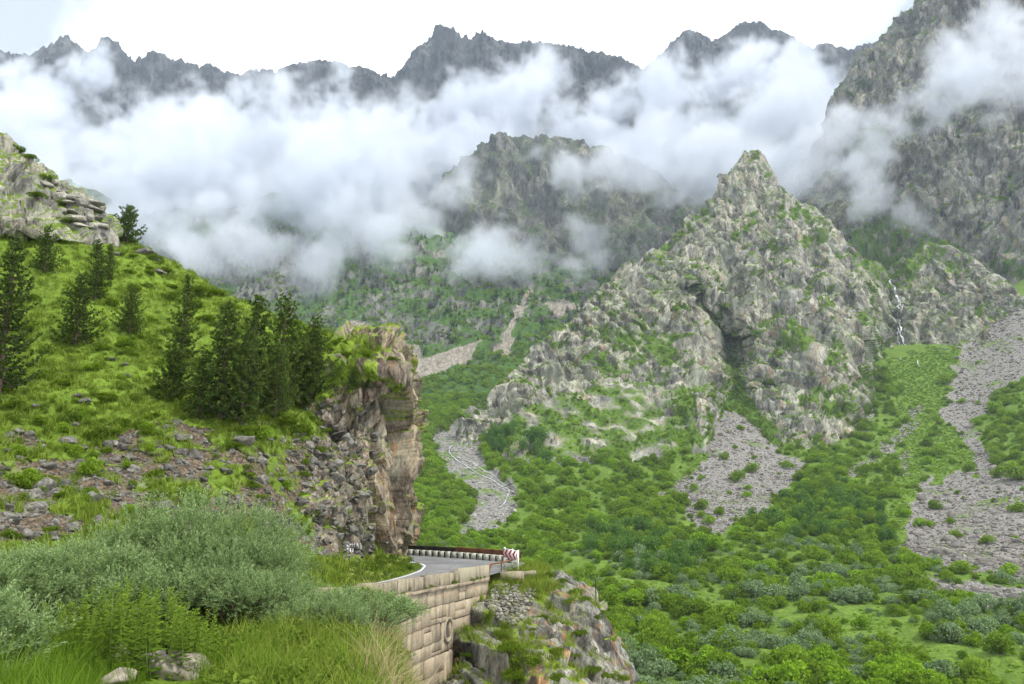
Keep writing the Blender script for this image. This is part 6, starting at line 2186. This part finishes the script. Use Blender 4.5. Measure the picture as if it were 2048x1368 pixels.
BK = [buckthorn(201, 2700, 2.3, 1.6, 2.3), buckthorn(202, 2700, 2.1, 1.6, 2.5), buckthorn(203, 1800, 1.5, 1.2, 1.6)]
BUSH = [  # px of centre, py of top, depth, variant, scale, label
    (395, 1025, 16.5, 0, 1.05, 'largest grey green buckthorn bush in the middle of the foreground'),
    (255, 1078, 16.8, 1, .9, 'tall grey green buckthorn left of the largest bush'),
    (485, 1085, 16.0, 1, .75, 'grey green buckthorn at the right shoulder of the foreground thicket'),
    (150, 1110, 15.0, 0, 1.0, 'wide grey green buckthorn in the left foreground'),
    (0, 1110, 14.0, 1, .9, 'grey green buckthorn at the left border above the lush grass'),
    (545, 1165, 15.5, 2, .7, 'small grey green buckthorn in front of the road edge'),
    (720, 1205, 15.5, 2, .9, 'separate grey green buckthorn in front of the retaining wall'),
    (450, 1140, 14.8, 1, .8, 'low grey green buckthorn in front of the largest bush'),
    (280, 1125, 14.8, 2, 1.15, 'rounded grey green buckthorn behind the tall weeds'),
    (-70, 1210, 10.0, 2, .95, 'dark grey green buckthorn in the lower left corner'),
    (640, 1235, 14.5, 2, .7, 'low grey green buckthorn between the thicket and the wall bush'),
]
for (px_, ty, dd_, v, k, lab) in BUSH:
    x = float(P(px_, ty, dd_)[0])
    top = float(P(px_, ty, dd_)[2])
    g = drop([B_bank], x, dd_)
    z0 = g[0].z - .1
    hv = (2.3, 2.5, 1.6)[v] * .93
    e = new_obj('buckthorn_bush', None, label=lab, cat='bush', group='buckthorn bushes in the foreground', loc=(x, dd_, z0))
    e.scale = (k, k, max(.5, (top - z0) / hv))
    e.rotation_euler = (0, 0, RND.uniform(-.6, .6) + (3.14 if RND.random() < .5 else 0))
    new_obj('foliage', BK[v][0], e)
    new_obj('stem', BK[v][1], e)

# tall bright weeds with paired leaves
m_weed = leaf_mat('weed_leaf', (0.06, 0.115, 0.014), (0.165, 0.25, 0.032), .35, .2, tip=(.26, .34, .06))
t = NT('weed_stem'); t.principled((0.16, 0.25, 0.05), .8); m_wst = t.m


def weed(seed, h):
    r = np.random.default_rng(seed)
    mb = MB()
    ln = r.normal(0, .06, 2)
    q = np.linspace(0, 1, 6)
    sp = np.column_stack([ln[0] * q ** 2 * h, ln[1] * q ** 2 * h, q * h - .05])
    mb.tube(sp, np.linspace(.007, .003, 6), 5)
    C, U, W_, L, T = [], [], [], [], []
    z, a = .06, 0.0
    while z < h * .99:
        f = z / h
        ll = .17 * (1 - f) ** .7 + .035
        for k in (0, 1):
            aa = a + k * 3.14 + r.normal(0, .2)
            u_ = np.array([math.cos(aa), math.sin(aa), .35 - .45 * (1 - f) + r.normal(0, .12)])
            u_ /= np.linalg.norm(u_)
            b = np.array([np.interp(f, q, sp[:, 0]), np.interp(f, q, sp[:, 1]), z])
            C.append(b + u_ * ll * .55); U.append(u_); W_.append(np.cross(u_, (0, 0, 1))); L.append(ll); T.append(np.clip(.25 + .65 * f + r.normal(0, .1), 0, 1))
        if f > .62:
            for k in range(5):
                aa = r.uniform(0, 6.28)
                u_ = unit(np.array([math.cos(aa), math.sin(aa), .6]))
                b = np.array([np.interp(f, q, sp[:, 0]), np.interp(f, q, sp[:, 1]), z])
                C.append(b + u_ * .025); U.append(u_); W_.append(np.cross(u_, (0, 0, 1))); L.append(.05); T.append(r.uniform(.8, 1))
        z += .05 * (1.25 - .6 * f)
        a += 1.57
    L = np.array(L)
    return mb.mesh('stem', m_wst), leaves_mesh('leaves', np.array(C), np.array(U), np.array(W_), L, L * .36, T, m_weed)


WD = [weed(300 + i, .95) for i in range(5)]
weeds_xy = []
for i in range(330):
    px_, dd_ = RND.uniform(170, 490), RND.uniform(9.6, 12.8)
    if not 175 < px_ < 470 + 60 * RND.random():
        continue
    weeds_xy.append((px_, dd_))
for (px_, dd_) in weeds_xy[:230]:
    x = float((px_ - 1024) / F * dd_ * 1.05)
    g = drop([B_bank], x, dd_)
    if not g or project(np.array(g[0]))[1] > 1362:
        continue
    v = RND.choice(WD)
    s_ = RND.uniform(.6, 1.32) * (1 - .25 * abs(px_ - 330) / 150)
    e = new_obj('weed_plant', None, label='bright green leafy weed, ' + ('tall' if s_ > .95 else 'short') + ', ' + ('front' if dd_ < 10.7 else ('middle' if dd_ < 11.7 else 'back')) + ' row at the ' + ('left end' if px_ < 250 else ('left half' if px_ < 330 else ('right half' if px_ < 410 else 'right end'))) + ' of the stand', cat='weed', group='weeds in the foreground stand', loc=tuple(g[0]))
    e.scale = (s_, s_, s_)
    e.rotation_euler = (RND.gauss(0, .08), RND.gauss(.05, .08), RND.uniform(0, 6.28))
    new_obj('stem', v[0], e)
    new_obj('leaves', v[1], e)

# broken concrete lumps in the grass at the bottom
m_lump = stone_mat('lump_concrete', (0.2, 0.175, 0.14), (0.38, 0.34, 0.28), (0.14, 0.12, 0.09), .3, .15, moss=.5)
LUMP = [rock_mesh('concrete_lump', 130 + i, m_lump, (1.2, .9, .62), 9, 3) for i in range(3)]
for i, (px_, py_, w_, lab) in enumerate(((340, 1352, 105, 'pale concrete lump with a rebar stub at the bottom edge'), (222, 1322, 62, 'weathered concrete lump in the grass behind the rebar lump'), (235, 1368, 60, 'mossy stone at the bottom edge left of the rebar lump'))):
    r = hit([B_bank], px_, py_)
    s_ = w_ / F * r[0].y * .5
    o = new_obj('concrete_lump', LUMP[i], label=lab, cat='rubble', loc=tuple(r[0] + Vector((0, 0, s_ * .25))))
    o.scale = (s_, s_, s_)
    if i == 0:
        mb = MB()
        mb.tube([(-.05, -.2, .35), (-.07, -.22, .6), (-.12, -.22, .85)], .035, 6)
        new_obj('rebar', mb.mesh('rebar', m_dark), o)

# weeds rooted in the parapet, marker post on the crag edge
pw = []
for k in range(46):
    s = RND.uniform(3, WLEN - .5)
    p_ = wpt(s) + wnorm(s) * RND.choice((0.1, 0.12, -0.5)) + np.array([0, 0, RND.choice((0.02, 0.02, .05))])
    pw.append(p_)
stuff('wall_weeds', 'small green weeds rooted along the cornice and parapet of the wall', np.array(pw), np.random.default_rng(3).uniform(.1, .26, len(pw)), HB + TUH[:1], cat='weeds', seed=32)
r = hit([B_crag], 1192, 1198)
if r:
    mb = MB()
    mb.box((0, 0, .55), (.09, .09, 1.7))
    new_obj('marker_post', mb.mesh('marker_post', m_dark), label='thin dark post standing on the right edge of the crag', cat='post', loc=tuple(r[0]))
